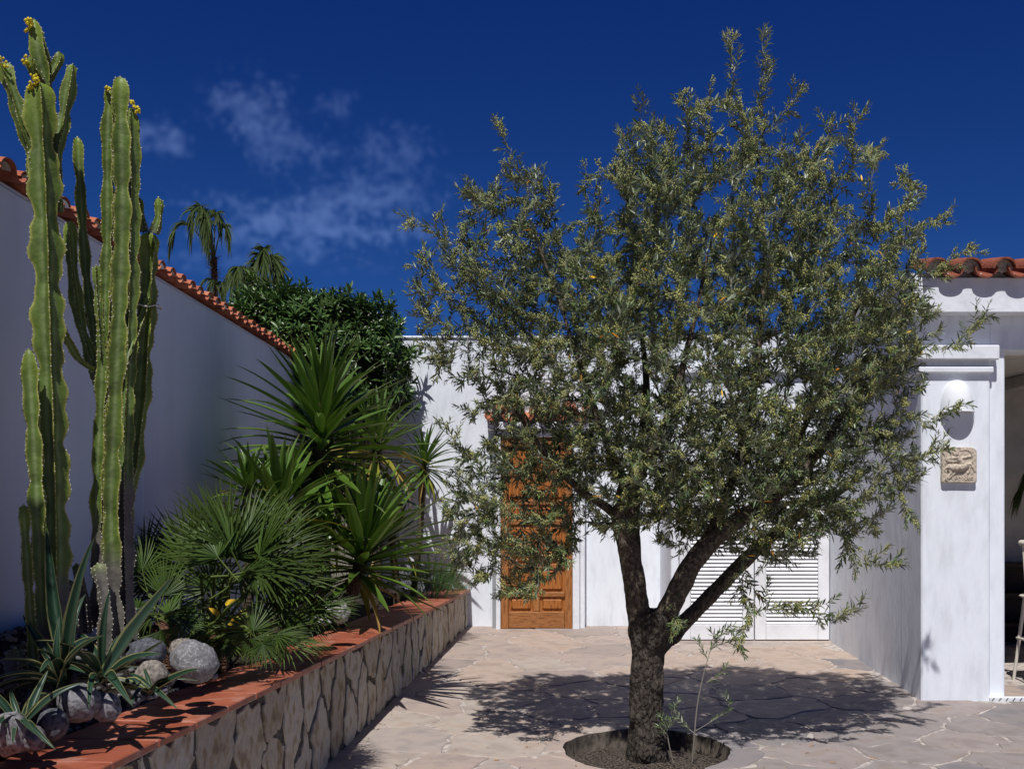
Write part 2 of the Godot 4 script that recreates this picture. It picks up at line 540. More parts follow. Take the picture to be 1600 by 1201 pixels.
func joined_mass(bones: Array, h: float, k: float, rough: float) -> ArrayMesh:
	# one skin over tapered bones [a, b, ra, rb]: their fields are summed, so that they flow into each other, and meshed as surface nets
	var lo := Vector3.ONE * 1e9
	var hi := Vector3.ONE * -1e9
	for q in bones:
		var r := maxf(q[2], q[3]) + 0.06
		lo = lo.min(q[0] - Vector3.ONE * r).min(q[1] - Vector3.ONE * r)
		hi = hi.max(q[0] + Vector3.ONE * r).max(q[1] + Vector3.ONE * r)
	var nx := int((hi.x - lo.x) / h) + 2
	var ny := int((hi.y - lo.y) / h) + 2
	var nz := int((hi.z - lo.z) / h) + 2
	var acc := PackedFloat32Array()
	acc.resize(nx * ny * nz)
	for q in bones:
		var a: Vector3 = q[0]
		var ab: Vector3 = q[1] - a
		var l2 := maxf(ab.length_squared(), 1e-9)
		var m := maxf(q[2], q[3]) + 0.055
		var b0: Vector3 = (a.min(q[1]) - Vector3.ONE * m - lo) / h
		var b1: Vector3 = (a.max(q[1]) + Vector3.ONE * m - lo) / h
		for z in range(maxi(0, int(b0.z)), mini(nz, int(b1.z) + 1)):
			for y in range(maxi(0, int(b0.y)), mini(ny, int(b1.y) + 1)):
				var row := (z * ny + y) * nx
				for x in range(maxi(0, int(b0.x)), mini(nx, int(b1.x) + 1)):
					var p := lo + Vector3(x, y, z) * h
					var t := clampf((p - a).dot(ab) / l2, 0.0, 1.0)
					acc[row + x] += exp(-k * ((p - a - ab * t).length() - lerpf(q[2], q[3], t)))
	var nf := FastNoiseLite.new()
	nf.seed = 77
	nf.frequency = 1.0
	nf.fractal_octaves = 4
	for z in nz:
		for y in ny:
			var row := (z * ny + y) * nx
			for x in nx:
				var v := acc[row + x]
				if v > 0.02 and v < 60.0:
					var p := lo + Vector3(x, y, z) * h
					v = log(v) / k + rough * nf.get_noise_3d(p.x * 13.0, p.y * 4.5, p.z * 13.0) + rough * 0.5 * nf.get_noise_3d(p.x * 34.0, p.y * 20.0, p.z * 34.0)
				else:
					v = -0.05 if v <= 0.02 else 0.05
				acc[row + x] = v
	var b := MB.new()
	var ids := {}
	var sx := 1
	var sy := nx
	var sz := nx * ny
	for z in nz - 1:
		for y in ny - 1:
			for x in nx - 1:
				var o := z * sz + y * sy + x
				var first := acc[o] > 0.0
				if (acc[o + sx] > 0.0) == first and (acc[o + sy] > 0.0) == first and (acc[o + sz] > 0.0) == first and (acc[o + sx + sy] > 0.0) == first and (acc[o + sx + sz] > 0.0) == first and (acc[o + sy + sz] > 0.0) == first and (acc[o + sx + sy + sz] > 0.0) == first:
					continue
				var sum := Vector3.ZERO
				var n := 0
				for e in [[0, 0, 0, 1, 0, 0], [0, 1, 0, 1, 1, 0], [0, 0, 1, 1, 0, 1], [0, 1, 1, 1, 1, 1], [0, 0, 0, 0, 1, 0], [1, 0, 0, 1, 1, 0], [0, 0, 1, 0, 1, 1], [1, 0, 1, 1, 1, 1], [0, 0, 0, 0, 0, 1], [1, 0, 0, 1, 0, 1], [0, 1, 0, 0, 1, 1], [1, 1, 0, 1, 1, 1]]:
					var va := acc[o + e[0] * sx + e[1] * sy + e[2] * sz]
					var vb := acc[o + e[3] * sx + e[4] * sy + e[5] * sz]
					if (va > 0.0) != (vb > 0.0):
						var t := va / (va - vb)
						sum += Vector3(e[0], e[1], e[2]).lerp(Vector3(e[3], e[4], e[5]), t)
						n += 1
				var gx := acc[o + sx] + acc[o + sx + sy] + acc[o + sx + sz] + acc[o + sx + sy + sz] - acc[o] - acc[o + sy] - acc[o + sz] - acc[o + sy + sz]
				var gy := acc[o + sy] + acc[o + sx + sy] + acc[o + sy + sz] + acc[o + sx + sy + sz] - acc[o] - acc[o + sx] - acc[o + sz] - acc[o + sx + sz]
				var gz := acc[o + sz] + acc[o + sx + sz] + acc[o + sy + sz] + acc[o + sx + sy + sz] - acc[o] - acc[o + sx] - acc[o + sy] - acc[o + sx + sy]
				ids[o] = b.vert(lo + (Vector3(x, y, z) + sum / n) * h, -Vector3(gx, gy, gz).normalized())
	for o in ids.keys():
		var inside := acc[o] > 0.0
		for d in [[sx, sy, sz], [sy, sz, sx], [sz, sx, sy]]:
			if (acc[o + d[0]] > 0.0) == inside:
				continue
			var i1 = ids.get(o - d[1])
			var i2 = ids.get(o - d[2])
			var i3 = ids.get(o - d[1] - d[2])
			if i1 == null or i2 == null or i3 == null:
				continue
			b.tri(ids[o], i1, i3)
			b.tri(ids[o], i3, i2)
	return b.mesh()

# ================================================================== the scene
func _ready() -> void:
	rng.seed = 20240611
	wob.noise_type = FastNoiseLite.TYPE_SIMPLEX_SMOOTH
	camera_sky_sun()
	make_materials()
	paving()
	boundary_wall()
	back_wall()
	store_block()
	house()
	planter()
	wall_lamp()
	plaque()
	bar_stools()
	euphorbias()
	agaves()
	boulders()
	fan_palms()
	yuccas()
	oleanders()
	herb_bush()
	far_palms()
	olive_tree()
	tree_pit_litter()

func camera_sky_sun() -> void:
	var cam := Camera3D.new()
	cam.name = "camera"
	cam.position = Vector3(0, 2, 0)
	cam.projection = Camera3D.PROJECTION_FRUSTUM
	cam.near = 0.05
	cam.far = 3000.0
	cam.size = cam.near * 1201.0 / FOCAL
	cam.frustum_offset = Vector2((800.0 - VU) / FOCAL, (VV - 600.5) / FOCAL) * cam.near
	add_child(cam)
	cam.current = true

	var sky := ProceduralSkyMaterial.new()
	sky.sky_top_color = lin(0.0018, 0.0165, 0.125)
	sky.sky_horizon_color = lin(0.045, 0.18, 0.567)
	sky.sky_curve = 0.1
	sky.ground_bottom_color = lin(0.12, 0.10, 0.08)
	sky.ground_horizon_color = lin(0.12, 0.10, 0.08)
	sky.sky_cover = clouds()
	sky.sky_cover_modulate = Color(1, 1, 1, 1)
	var env := Environment.new()
	env.background_mode = Environment.BG_SKY
	env.sky = Sky.new()
	env.sky.sky_material = sky
	env.tonemap_mode = Environment.TONE_MAPPER_LINEAR
	env.tonemap_exposure = 1.05
	env.sdfgi_enabled = true
	env.ssao_enabled = true
	env.ssil_enabled = true
	var we := WorldEnvironment.new()
	we.name = "surroundings"
	we.environment = env
	add_child(we)

	var sun := DirectionalLight3D.new()
	sun.name = "sun"
	sun.light_energy = 1.38
	sun.light_color = Color(1.0, 0.99, 0.98)
	sun.light_angular_distance = 0.53
	sun.shadow_enabled = true
	sun.sky_mode = DirectionalLight3D.SKY_MODE_LIGHT_ONLY
	var towards := Vector3(-0.10, 1.0, 0.61).normalized()      # where the sun stands
	sun.look_at_from_position(towards * 50.0, Vector3.ZERO, Vector3.UP)
	add_child(sun)

func clouds() -> ImageTexture:     # thin fair-weather cloud low over the left of the courtyard, laid out by azimuth and height
	var w := 2048
	var h := 1024
	var im := Image.create(w, h, false, Image.FORMAT_RGBA8)
	im.fill(Color(0.42, 0.50, 0.64, 0.0))
	var f := FastNoiseLite.new()
	f.noise_type = FastNoiseLite.TYPE_SIMPLEX_SMOOTH
	f.fractal_octaves = 6
	f.fractal_gain = 0.55
	f.frequency = 1.0
	f.seed = 5
	# patches: azimuth, height, half width, half height (degrees), strength, how streaky
	var patches := [[-10.8, 12.9, 7.5, 1.9, 0.85, 2.6], [-7.5, 14.4, 5.0, 1.3, 0.6, 2.2], [-13.2, 17.9, 2.6, 2.0, 0.62, 1.3], [-11.5, 16.4, 3.0, 1.6, 0.5, 1.4], [-17.7, 16.4, 2.4, 1.1, 0.72, 1.3], [-6.6, 16.3, 2.6, 1.7, 0.42, 1.2], [-9.2, 18.3, 1.4, 0.8, 0.4, 1.3], [-14.0, 11.3, 5.0, 0.9, 0.35, 3.0],
		[52.0, 14.0, 12.0, 2.2, 0.7, 2.4], [75.0, 19.0, 8.0, 2.5, 0.6, 1.6], [100.0, 13.0, 14.0, 2.2, 0.75, 2.6], [128.0, 20.0, 12.0, 3.0, 0.65, 2.0], [150.0, 14.0, 10.0, 2.0, 0.7, 2.6], [178.0, 18.0, 12.0, 2.6, 0.65, 1.8], [-55.0, 17.0, 10.0, 2.4, 0.65, 2.0], [-80.0, 13.0, 12.0, 2.0, 0.75, 2.6], [-108.0, 18.0, 12.0, 2.8, 0.65, 2.0], [-150.0, 20.0, 12.0, 3.0, 0.65, 2.0], [60.0, 34.0, 14.0, 5.0, 0.5, 1.6], [-70.0, 36.0, 16.0, 5.0, 0.5, 1.6], [140.0, 38.0, 16.0, 5.0, 0.5, 1.6], [-140.0, 40.0, 16.0, 5.0, 0.5, 1.6]]
	for p in patches:
		var x0 := int((p[0] - p[2] * 1.6) / 360.0 * w)
		var x1 := int((p[0] + p[2] * 1.6) / 360.0 * w)
		var y0 := int((90.0 - p[1] - p[3] * 1.8) / 180.0 * h)
		var y1 := int((90.0 - p[1] + p[3] * 1.8) / 180.0 * h)
		for y in range(y0, y1 + 1):
			for x in range(x0, x1 + 1):
				var az := (x + 0.5) / w * 360.0
				var el := 90.0 - (y + 0.5) / h * 180.0
				var d := Vector2((az - p[0]) / p[2], (el - p[1]) / p[3]).length()
				var fall := clampf(1.25 - d, 0.0, 1.0)
				# sheets drawn out along the wind, broken into small tufts
				var wx := az + 1.2 * f.get_noise_2d(az * 0.35 + 9.0, el * 0.6)
				var wy := el + 0.5 * f.get_noise_2d(az * 0.5, el * 0.8 + 31.0)
				var nn := f.get_noise_2d(wx * 0.8 / p[5], wy * 0.75) * 0.5 + 0.5
				var n2 := f.get_noise_2d(wx * 2.6 / p[5] + 50.0, wy * 2.4) * 0.5 + 0.5
				var n3 := f.get_noise_2d(wx * 7.0 / p[5] + 90.0, wy * 6.0) * 0.5 + 0.5
				var dens := fall * 0.75 + (nn - 0.5) * 1.1 + (n2 - 0.5) * 0.85 + (n3 - 0.5) * 0.7
				var a: float = p[4] * smoothstep(0.28, 1.05, dens) * clampf(fall * 2.0, 0.0, 1.0)
				var was := im.get_pixel(posmod(x, w), clampi(y, 0, h - 1)).a
				im.set_pixel(posmod(x, w), clampi(y, 0, h - 1), Color(0.42, 0.50, 0.64, clampf(was + a * 0.55 * (1.0 - was), 0.0, 1.0)))
	return ImageTexture.create_from_image(im)

# ------------------------------------------------------------------ ground and paving
const PIT := Vector2(0.779, 7.87)      # x and depth of the middle of the tree pit
const PIT_R := 0.555

func pit_r(a: float) -> float:        # the rim was cut by hand
	return PIT_R * (1.0 + 0.012 * sin(a * 5.0 + 0.4) + 0.010 * sin(a * 11.0 + 1.0) + 0.007 * sin(a * 23.0))

func flag_cells(border: PackedVector2Array, spacing: float, sd: int) -> Array:
	rng.seed = sd
	var lo := border[0]
	var hi := border[0]
	for p in border:
		lo = lo.min(p)
		hi = hi.max(p)
	var sites := PackedVector2Array()
	var tries := 0
	while tries < 4000:
		tries += 1
		var p := Vector2(rf(lo.x, hi.x), rf(lo.y, hi.y))
		var need := spacing * rf(0.62, 1.25)
		var ok := true
		for q in sites:
			if q.distance_to(p) < need:
				ok = false
				break
		if ok:
			sites.append(p)
	return inset_cells(sites, border, 0.027, spacing * 3.2)

func paving() -> void:
	var b := MB.new()
	b.span(Vector3(-600, -1.2, -700), Vector3(600, -0.75, 500))
	struct("ground", b.mesh(), M.ground)

	var z0 := 4.4
	var z1 := 13.22
	var slope := Basis(Vector3.RIGHT, Vector3(0, 0.049, -1).normalized(), Vector3(0, 1, 0.049).normalized())
	# a plane whose x runs right and whose y runs away from the eye along the rising ground
	var k := Vector3(0, 0.049, -1).length()
	var root := Node3D.new()
	root.name = numbered("courtyard_paving")
	add_child(root)
	root.set_meta("kind", "structure")
	var t := Transform3D(Basis(slope.x, slope.y * k, slope.z), Vector3(0, -0.024, 0))
	# the bed under the stones, with the round hole of the tree pit
	var ring := PackedVector2Array()
	for i in 72:
		ring.append(PIT + Vector2(cos(TAU * i / 72), sin(TAU * i / 72)) * pit_r(TAU * i / 72))
	var bed := MB.new()
	for half in [PackedVector2Array([Vector2(-3.0, -9), Vector2(PIT.x, -9), Vector2(PIT.x, z1), Vector2(-3.0, z1)]), PackedVector2Array([Vector2(PIT.x, -9), Vector2(7, -9), Vector2(7, z1), Vector2(PIT.x, z1)])]:
		for pl in Geometry2D.clip_polygons(half, ring):
			bed.prism(pl, t, -0.5, -0.006, 0.0)
	part("mortar_bed", bed.mesh(), M.joint, root)
	var cells := flag_cells(PackedVector2Array([Vector2(-1.9, z0), Vector2(4.6, z0), Vector2(4.6, z1), Vector2(-1.9, z1)]), 0.60, 77)
	var big := ring
	for c in cells:
		var pl: PackedVector2Array = rough_edges(c, 0.09, 0.085, 3)
		var pieces: Array = Geometry2D.clip_polygons(pl, big)
		for pc in pieces:
			if pc.size() < 3 or Geometry2D.is_polygon_clockwise(pc):
				continue
			var mid := Vector2.ZERO
			for q in pc:
				mid += q
			mid /= pc.size()
			if mid.x < -1.45 and mid.y > 5.0 and mid.x < 0.1022 * mid.y - 2.4:
				continue
			if mid.x > 3.2 and mid.y > 9.6:
				continue
			var mb := MB.new()
			mb.prism(pc, t, -0.03, rf(-0.0005, 0.0035), 0.006)
			# towards the house door the paving is a greyer stone, at the back a pinker one
			var greyness := clampf((mid.x - 1.2) * 0.5 + (9.4 - mid.y) * 0.35, 0.0, 1.0)
			var pick := 0
			if rng.randf() < greyness:
				pick = [4, 5, 6, 4, 5][rng.randi() % 5]
			elif mid.y > 9.8 and rng.randf() < 0.75:
				pick = [2, 3, 7, 2][rng.randi() % 4]
			else:
				pick = [0, 1, 0, 3][rng.randi() % 4]
			part("flagstone", mb.mesh(), M.slab[pick], root)
	# the wall of the tree pit and its soil
	var pit := MB.new()
	var rim := MB.new()
	pit.grid(72, 4, func(u: float, v: float) -> Vector3:
		var q := PIT + Vector2(cos(u * TAU), sin(u * TAU)) * (pit_r(u * TAU) - 0.004 - 0.03 * v * v + 0.006 * sin(u * 190.0) * v)
		return Vector3(q.x, ground_y(q.y) - 0.001 - v * 0.2, -q.y), true)
	part("pit_wall", pit.mesh(), M.pit_ring, root)
	wob.seed = 15
	var soil := MB.new()
	soil.grid(36, 10, func(u: float, v: float) -> Vector3:
		var q := PIT + Vector2(cos(u * TAU), sin(u * TAU)) * (PIT_R - 0.01) * (0.02 + 0.98 * v)
		return Vector3(q.x, ground_y(PIT.y) - 0.10 + 0.05 * (1.0 - v) + 0.018 * wob.get_noise_2d(q.x * 6.0, q.y * 6.0), -q.y), true)
	struct("pit_soil", soil.mesh(), M.pit_soil)

# ------------------------------------------------------------------ walls
func half_tile(r0: float, r1: float, length: float, thick: float, up: float) -> ArrayMesh:   # a half-round clay tile along -x .. 0, tapering; up = 1 arched, -1 hollow
	var b := MB.new()
	var arc := func(u: float, rad: float, x: float) -> Vector3:
		var a := (u - 0.5) * PI * 0.94
		return Vector3(x, up * cos(a) * rad, sin(a) * rad)
	b.grid(10, 1, func(u: float, v: float) -> Vector3: return arc.call(u, lerpf(r0, r1, v), -length * v), false)
	b.grid(10, 1, func(u: float, v: float) -> Vector3: return arc.call(u, lerpf(r0, r1, v) - thick, -length * v), false)
	b.grid(10, 1, func(u: float, v: float) -> Vector3: return arc.call(u, r0 - thick * v, 0.0), false)
	for s in [0.0, 1.0]:
		b.poly([arc.call(s, r0, 0.0), arc.call(s, r0 - thick, 0.0), arc.call(s, r1 - thick, -length), arc.call(s, r1, -length)], Vector3(-length * 0.5, up * r0, 0))
	return b.mesh()

func boundary_wall() -> void:
	var root := thing("boundary_wall", "tall white rendered wall capped with terracotta tiles along the left side", "wall", Vector3(-2.4, 0, -5))
	var o := -root.position
	var b := MB.new()
	b.span(Vector3(-2.75, -0.9, -13.2) + o, Vector3(-2.4, 3.45, 3.0) + o, 0.012)
	part("wall_render", b.mesh(), left_wall_material(), root)
	b = MB.new()
	b.span(Vector3(-2.72, 3.448, -13.19) + o, Vector3(-2.42, 3.476, 2.98) + o, 0.01)
	part("tile_bed", b.mesh(), M.plaster, root)
	rng.seed = 5
	var pan := half_tile(0.080, 0.066, 0.42, 0.014, -1.0)
	var cover := half_tile(0.088, 0.070, 0.42, 0.014, 1.0)
	var plug := MB.new()
	plug.grid(10, 4, func(u: float, v: float) -> Vector3:
		var a := (u - 0.5) * PI
		return Vector3(-0.02 - 0.05 * (1 - v), cos(a) * 0.066 * v, sin(a) * 0.066 * v), false)
	var plug_m := plug.mesh()
	var pitch := 0.2255
	for k in 54:
		var z := -13.1 + pitch * k
		var tilt := Basis(Vector3.BACK, -0.16 + rf(-0.03, 0.03)) * Basis(Vector3.UP, rf(-0.05, 0.05)) * Basis(Vector3.RIGHT, rf(-0.06, 0.06))
		part("pan_tile", pan, M.roof_tile[rng.randi() % 4], root, Transform3D(tilt * Basis().scaled(Vector3(1, 0.5, 0.74)), Vector3(-2.335 + rf(-0.008, 0.008), 3.505, z) + o))
		tilt = Basis(Vector3.BACK, -0.16 + rf(-0.03, 0.03)) * Basis(Vector3.UP, rf(-0.05, 0.05))
		part("cover_tile", cover, M.roof_tile[rng.randi() % 4], root, Transform3D(tilt * Basis().scaled(Vector3(1, 0.46, 0.86)), Vector3(-2.345 + rf(-0.01, 0.01), 3.506, z + pitch * 0.5) + o))
		part("mortar_plug", plug_m, M.plaster if k % 7 == 3 else M.tile_mortar, root, Transform3D(Basis().scaled(Vector3(1, 0.45, 0.85)), Vector3(-2.335, 3.503, z + pitch * 0.5) + o))

func left_wall_material() -> StandardMaterial3D:
	# render with lime runs below the capping and soft weather marks
	var w := 1024
	var h := 512
	var im := Image.create(w, h, false, Image.FORMAT_RGB8)
	var f := FastNoiseLite.new()
	f.seed = 8
	f.frequency = 0.006
	f.fractal_octaves = 5
	var g := FastNoiseLite.new()
	g.seed = 9
	g.frequency = 0.02
	g.fractal_octaves = 4
	for y in h:
		for x in w:
			var a := 0.93 + 0.022 * f.get_noise_2d(x, y) + 0.02 * f.get_noise_2d(x * 3.0, y * 0.35) - 0.02 * maxf(0.0, g.get_noise_2d(x * 2.2, y * 0.06 + 40.0)) * (1.0 - float(y) / h * 0.5)
			im.set_pixel(x, y, Color(a * 0.985, a, a * 1.01))
	r2d_run(im, 0, 0)
	var tex := ImageTexture.create_from_image(im)
	var trowel := noise_tex(0.012, [[0.0, grey(0)], [1.0, grey(1)]], 12, 512, 6)
	var m := mat("weathered wall render", lin(0.80, 0.855, 0.93), 0.9, tex, Vector3(0.125, 0.25, 0.125), trowel, 0.5)
	return m

func r2d_run(im: Image, _a: int, _b: int) -> void:
	# white lime runs: column, top row, length, width in pixels
	var h := im.get_height()
	var w := im.get_width()
	rng.seed = 404
	for k in 26:
		var x := rng.randi() % w
		var top := int(rf(0.02, 0.55) * h)
		var ln := int(rf(0.08, 0.35) * h)
		var wd := rf(0.6, 2.2)
		var bright := rf(0.02, 0.09)
		var xx := float(x)
		for y in range(top, mini(top + ln, h)):
			xx += rf(-0.18, 0.18)
			var s := 1.0 - float(y - top) / ln
			for d in range(-3, 4):
				var q := posmod(int(xx) + d, w)
				var p := im.get_pixel(q, y)
				var add := bright * s * exp(-pow(d / wd, 2.0))
				im.set_pixel(q, y, Color(p.r + add, p.g + add * 1.02, p.b + add * 1.04))

func back_wall() -> void:
	var root := thing("courtyard_wall", "white plastered wall at the far end holding the carved wooden door", "wall", Vector3(-0.4, 0.6, -13.2))
	var o := -root.position
	var d0 := -0.315      # door opening in x
	var d1 := 0.476
	var top := 3.827
	var b := MB.new()
	b.span(Vector3(-2.4, 0, -13.2) + o, Vector3(d0 - 0.02, top, -13.5) + o, 0.012)
	b.span(Vector3(d1 + 0.02, 0, -13.2) + o, Vector3(1.62, top, -13.5) + o, 0.012)
	b.span(Vector3(d0 - 0.02, 2.72, -13.202) + o, Vector3(d1 + 0.02, top, -13.5) + o, 0.0)
	part("wall_render", b.mesh(), M.plaster, root)
	b = MB.new()
	b.span(Vector3(-2.4, top, -13.18) + o, Vector3(1.62, top + 0.03, -13.52) + o, 0.01)
	part("wall_capping", b.mesh(), M.plaster, root)
	# the surround
	b = MB.new()
	b.span(Vector3(d0 - 0.052, 0.3, -12.98) + o, Vector3(d0, 2.72, -13.26) + o, 0.006)
	b.span(Vector3(d1, 0.3, -12.98) + o, Vector3(d1 + 0.078, 2.72, -13.26) + o, 0.006)
	b.span(Vector3(d1 + 0.080, 0.3, -13.04) + o, Vector3(d1 + 0.138, 2.72, -13.26) + o, 0.006)
	b.span(Vector3(d0 - 0.052, 2.72, -12.98) + o, Vector3(d1 + 0.078, 2.80, -13.199) + o, 0.006)
	part("door_surround", b.mesh(), M.plaster_smooth, root)
	b = MB.new()
	b.span(Vector3(d0 - 0.092, 0.3, -13.05) + o, Vector3(d0 - 0.054, 2.72, -13.26) + o, 0.004)
	part("grey_trim", b.mesh(), M.grey_paint, root)
	# the small tiled hood over the door
	b = MB.new()
	b.span(Vector3(d0 - 0.14, 2.80, -12.93) + o, Vector3(d1 + 0.19, 2.88, -13.199) + o, 0.008)
	part("hood_shelf", b.mesh(), M.plaster_smooth, root)
	var pan := half_tile(0.075, 0.064, 0.36, 0.013, -1.0)
	var cover := half_tile(0.080, 0.066, 0.36, 0.013, 1.0)
	var turn := Basis(Vector3.UP, -PI / 2.0) * Basis(Vector3.BACK, -0.3)
	for k in 6:
		part("hood_tile", pan, M.roof_tile[k % 4], root, Transform3D(turn, Vector3(d0 - 0.10 + k * 0.194, 2.955, -12.86) + o))
		part("hood_tile", cover, M.roof_tile[(k + 1) % 4], root, Transform3D(turn, Vector3(d0 - 0.003 + k * 0.194, 2.965, -12.87) + o))
	# the door: stiles, rails and raised panels
	var zf := -13.02
	var y0 := 0.615
	var y1 := 2.72
	b = MB.new()
	b.span(Vector3(d0, y0, zf - 0.02) + o, Vector3(d1, y1, zf - 0.05) + o, 0.0)
	var door := part("wooden_door", b.mesh(), M.panel_wood, root)
	for s in [[d0 + 0.002, d0 + 0.085], [d1 - 0.085, d1 - 0.002]]:
		b = MB.new()
		b.span(Vector3(s[0], y0, zf + 0.012) + o, Vector3(s[1], y1, zf - 0.03) + o, 0.006)
		part("stile", b.mesh(), M.door_wood, door)
	var mx := (d0 + d1) * 0.5
	var rails := [[y0 + 0.004, y0 + 0.185], [y0 + 0.348, y0 + 0.40], [y0 + 0.66, y0 + 0.71], [y0 + 0.87, y0 + 0.925], [y0 + 1.14, y0 + 1.195], [y0 + 1.36, y0 + 1.41], [y0 + 1.68, y0 + 1.73], [y0 + 1.99, y0 + 2.10]]
	for r in rails:
		b = MB.new()
		b.span(Vector3(d0 + 0.087, r[0], zf + 0.008) + o, Vector3(d1 - 0.087, r[1], zf - 0.03) + o, 0.007)
		part("rail", b.mesh(), M.door_wood_across, door)
	for i in rails.size() - 1:
		b = MB.new()
		b.span(Vector3(mx - 0.034, rails[i][1] + 0.002, zf + 0.006) + o, Vector3(mx + 0.034, rails[i + 1][0] - 0.002, zf - 0.03) + o, 0.007)
		part("muntin", b.mesh(), M.door_wood, door)
		for s in [[d0 + 0.087, mx - 0.036], [mx + 0.036, d1 - 0.087]]:
			b = MB.new()
			var ya: float = rails[i][1] + 0.026
			var yb: float = rails[i + 1][0] - 0.026
			b.span(Vector3(s[0] + 0.026, ya, zf - 0.001) + o, Vector3(s[1] - 0.026, yb, zf - 0.03) + o, 0.016)
			part("raised_panel", b.mesh(), M.panel_wood, door)
	b = MB.new()
	blob(b, Vector3(d1 - 0.045, y0 + 1.02, zf + 0.05) + o, Vector3(0.026, 0.026, 0.026), Basis(), 0.0, 1, 12, 8)
	b.box(Transform3D(Basis(), Vector3(d1 - 0.045, y0 + 1.02, zf + 0.02) + o), Vector3(0.05, 0.16, 0.014), 0.004)
	var brass := mat("aged brass", lin(0.32, 0.22, 0.09), 0.4)
	brass.metallic = 0.9
	part("door_handle", b.mesh(), brass, door)

func store_block() -> void:
	var root := thing("store_room", "white store room front with a pair of louvred doors at the back right", "building", Vector3(2.3, 0.57, -12.2))
	var o := -root.position
	var x0 := 1.46
	var x1 := 3.106
	var yd := 2.32
	var b := MB.new()
	b.span(Vector3(x0, 0, -12.2) + o, Vector3(1.545, 3.734, -13.6) + o, 0.01)
	b.span(Vector3(1.545, yd, -12.201) + o, Vector3(x1 + 0.2, 3.734, -13.6) + o, 0.0)
	b.span(Vector3(1.545, 0, -12.33) + o, Vector3(x1 + 0.2, yd, -13.6) + o, 0.0)
	part("wall_render", b.mesh(), M.plaster, root)
	b = MB.new()
	b.span(Vector3(x0 - 0.03, 3.33, -12.135) + o, Vector3(x1 - 0.004, 3.40, -12.205) + o, 0.008)
	part("ledge", b.mesh(), M.plaster_smooth, root)
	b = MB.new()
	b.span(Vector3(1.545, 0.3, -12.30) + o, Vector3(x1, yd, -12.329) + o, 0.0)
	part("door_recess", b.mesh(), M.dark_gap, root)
	var yb := 0.585
	for k in 2:
		var xa := 1.548 + 0.779 * k
		var xb := xa + 0.775
		b = MB.new()
		var zf := -12.215
		b.span(Vector3(xa + 0.004, yb, zf) + o, Vector3(xa + 0.118, yd - 0.01, zf - 0.04) + o, 0.004)
		b.span(Vector3(xb - 0.118, yb, zf) + o, Vector3(xb - 0.004, yd - 0.01, zf - 0.04) + o, 0.004)
		b.span(Vector3(xa + 0.12, yb, zf - 0.002) + o, Vector3(xb - 0.12, yb + 0.155, zf - 0.04) + o, 0.004)
		b.span(Vector3(xa + 0.12, yd - 0.12, zf - 0.002) + o, Vector3(xb - 0.12, yd - 0.01, zf - 0.04) + o, 0.004)
		var door := part("louvred_door", b.mesh(), M.louvre, root)
		var slat := MB.new()
		slat.box(Transform3D(Basis(Vector3.RIGHT, -0.52), Vector3.ZERO), Vector3(0.532, 0.045, 0.009), 0.002)
		var sm := slat.mesh()
		var n := int((yd - 0.13 - yb - 0.165) / 0.0398)
		for i in n:
			part("slat", sm, M.louvre, door, Transform3D(Basis(Vector3.RIGHT, rng.randf_range(-0.02, 0.02)), Vector3((xa + xb) * 0.5, yb + 0.178 + i * 0.0398, zf - 0.016) + o))

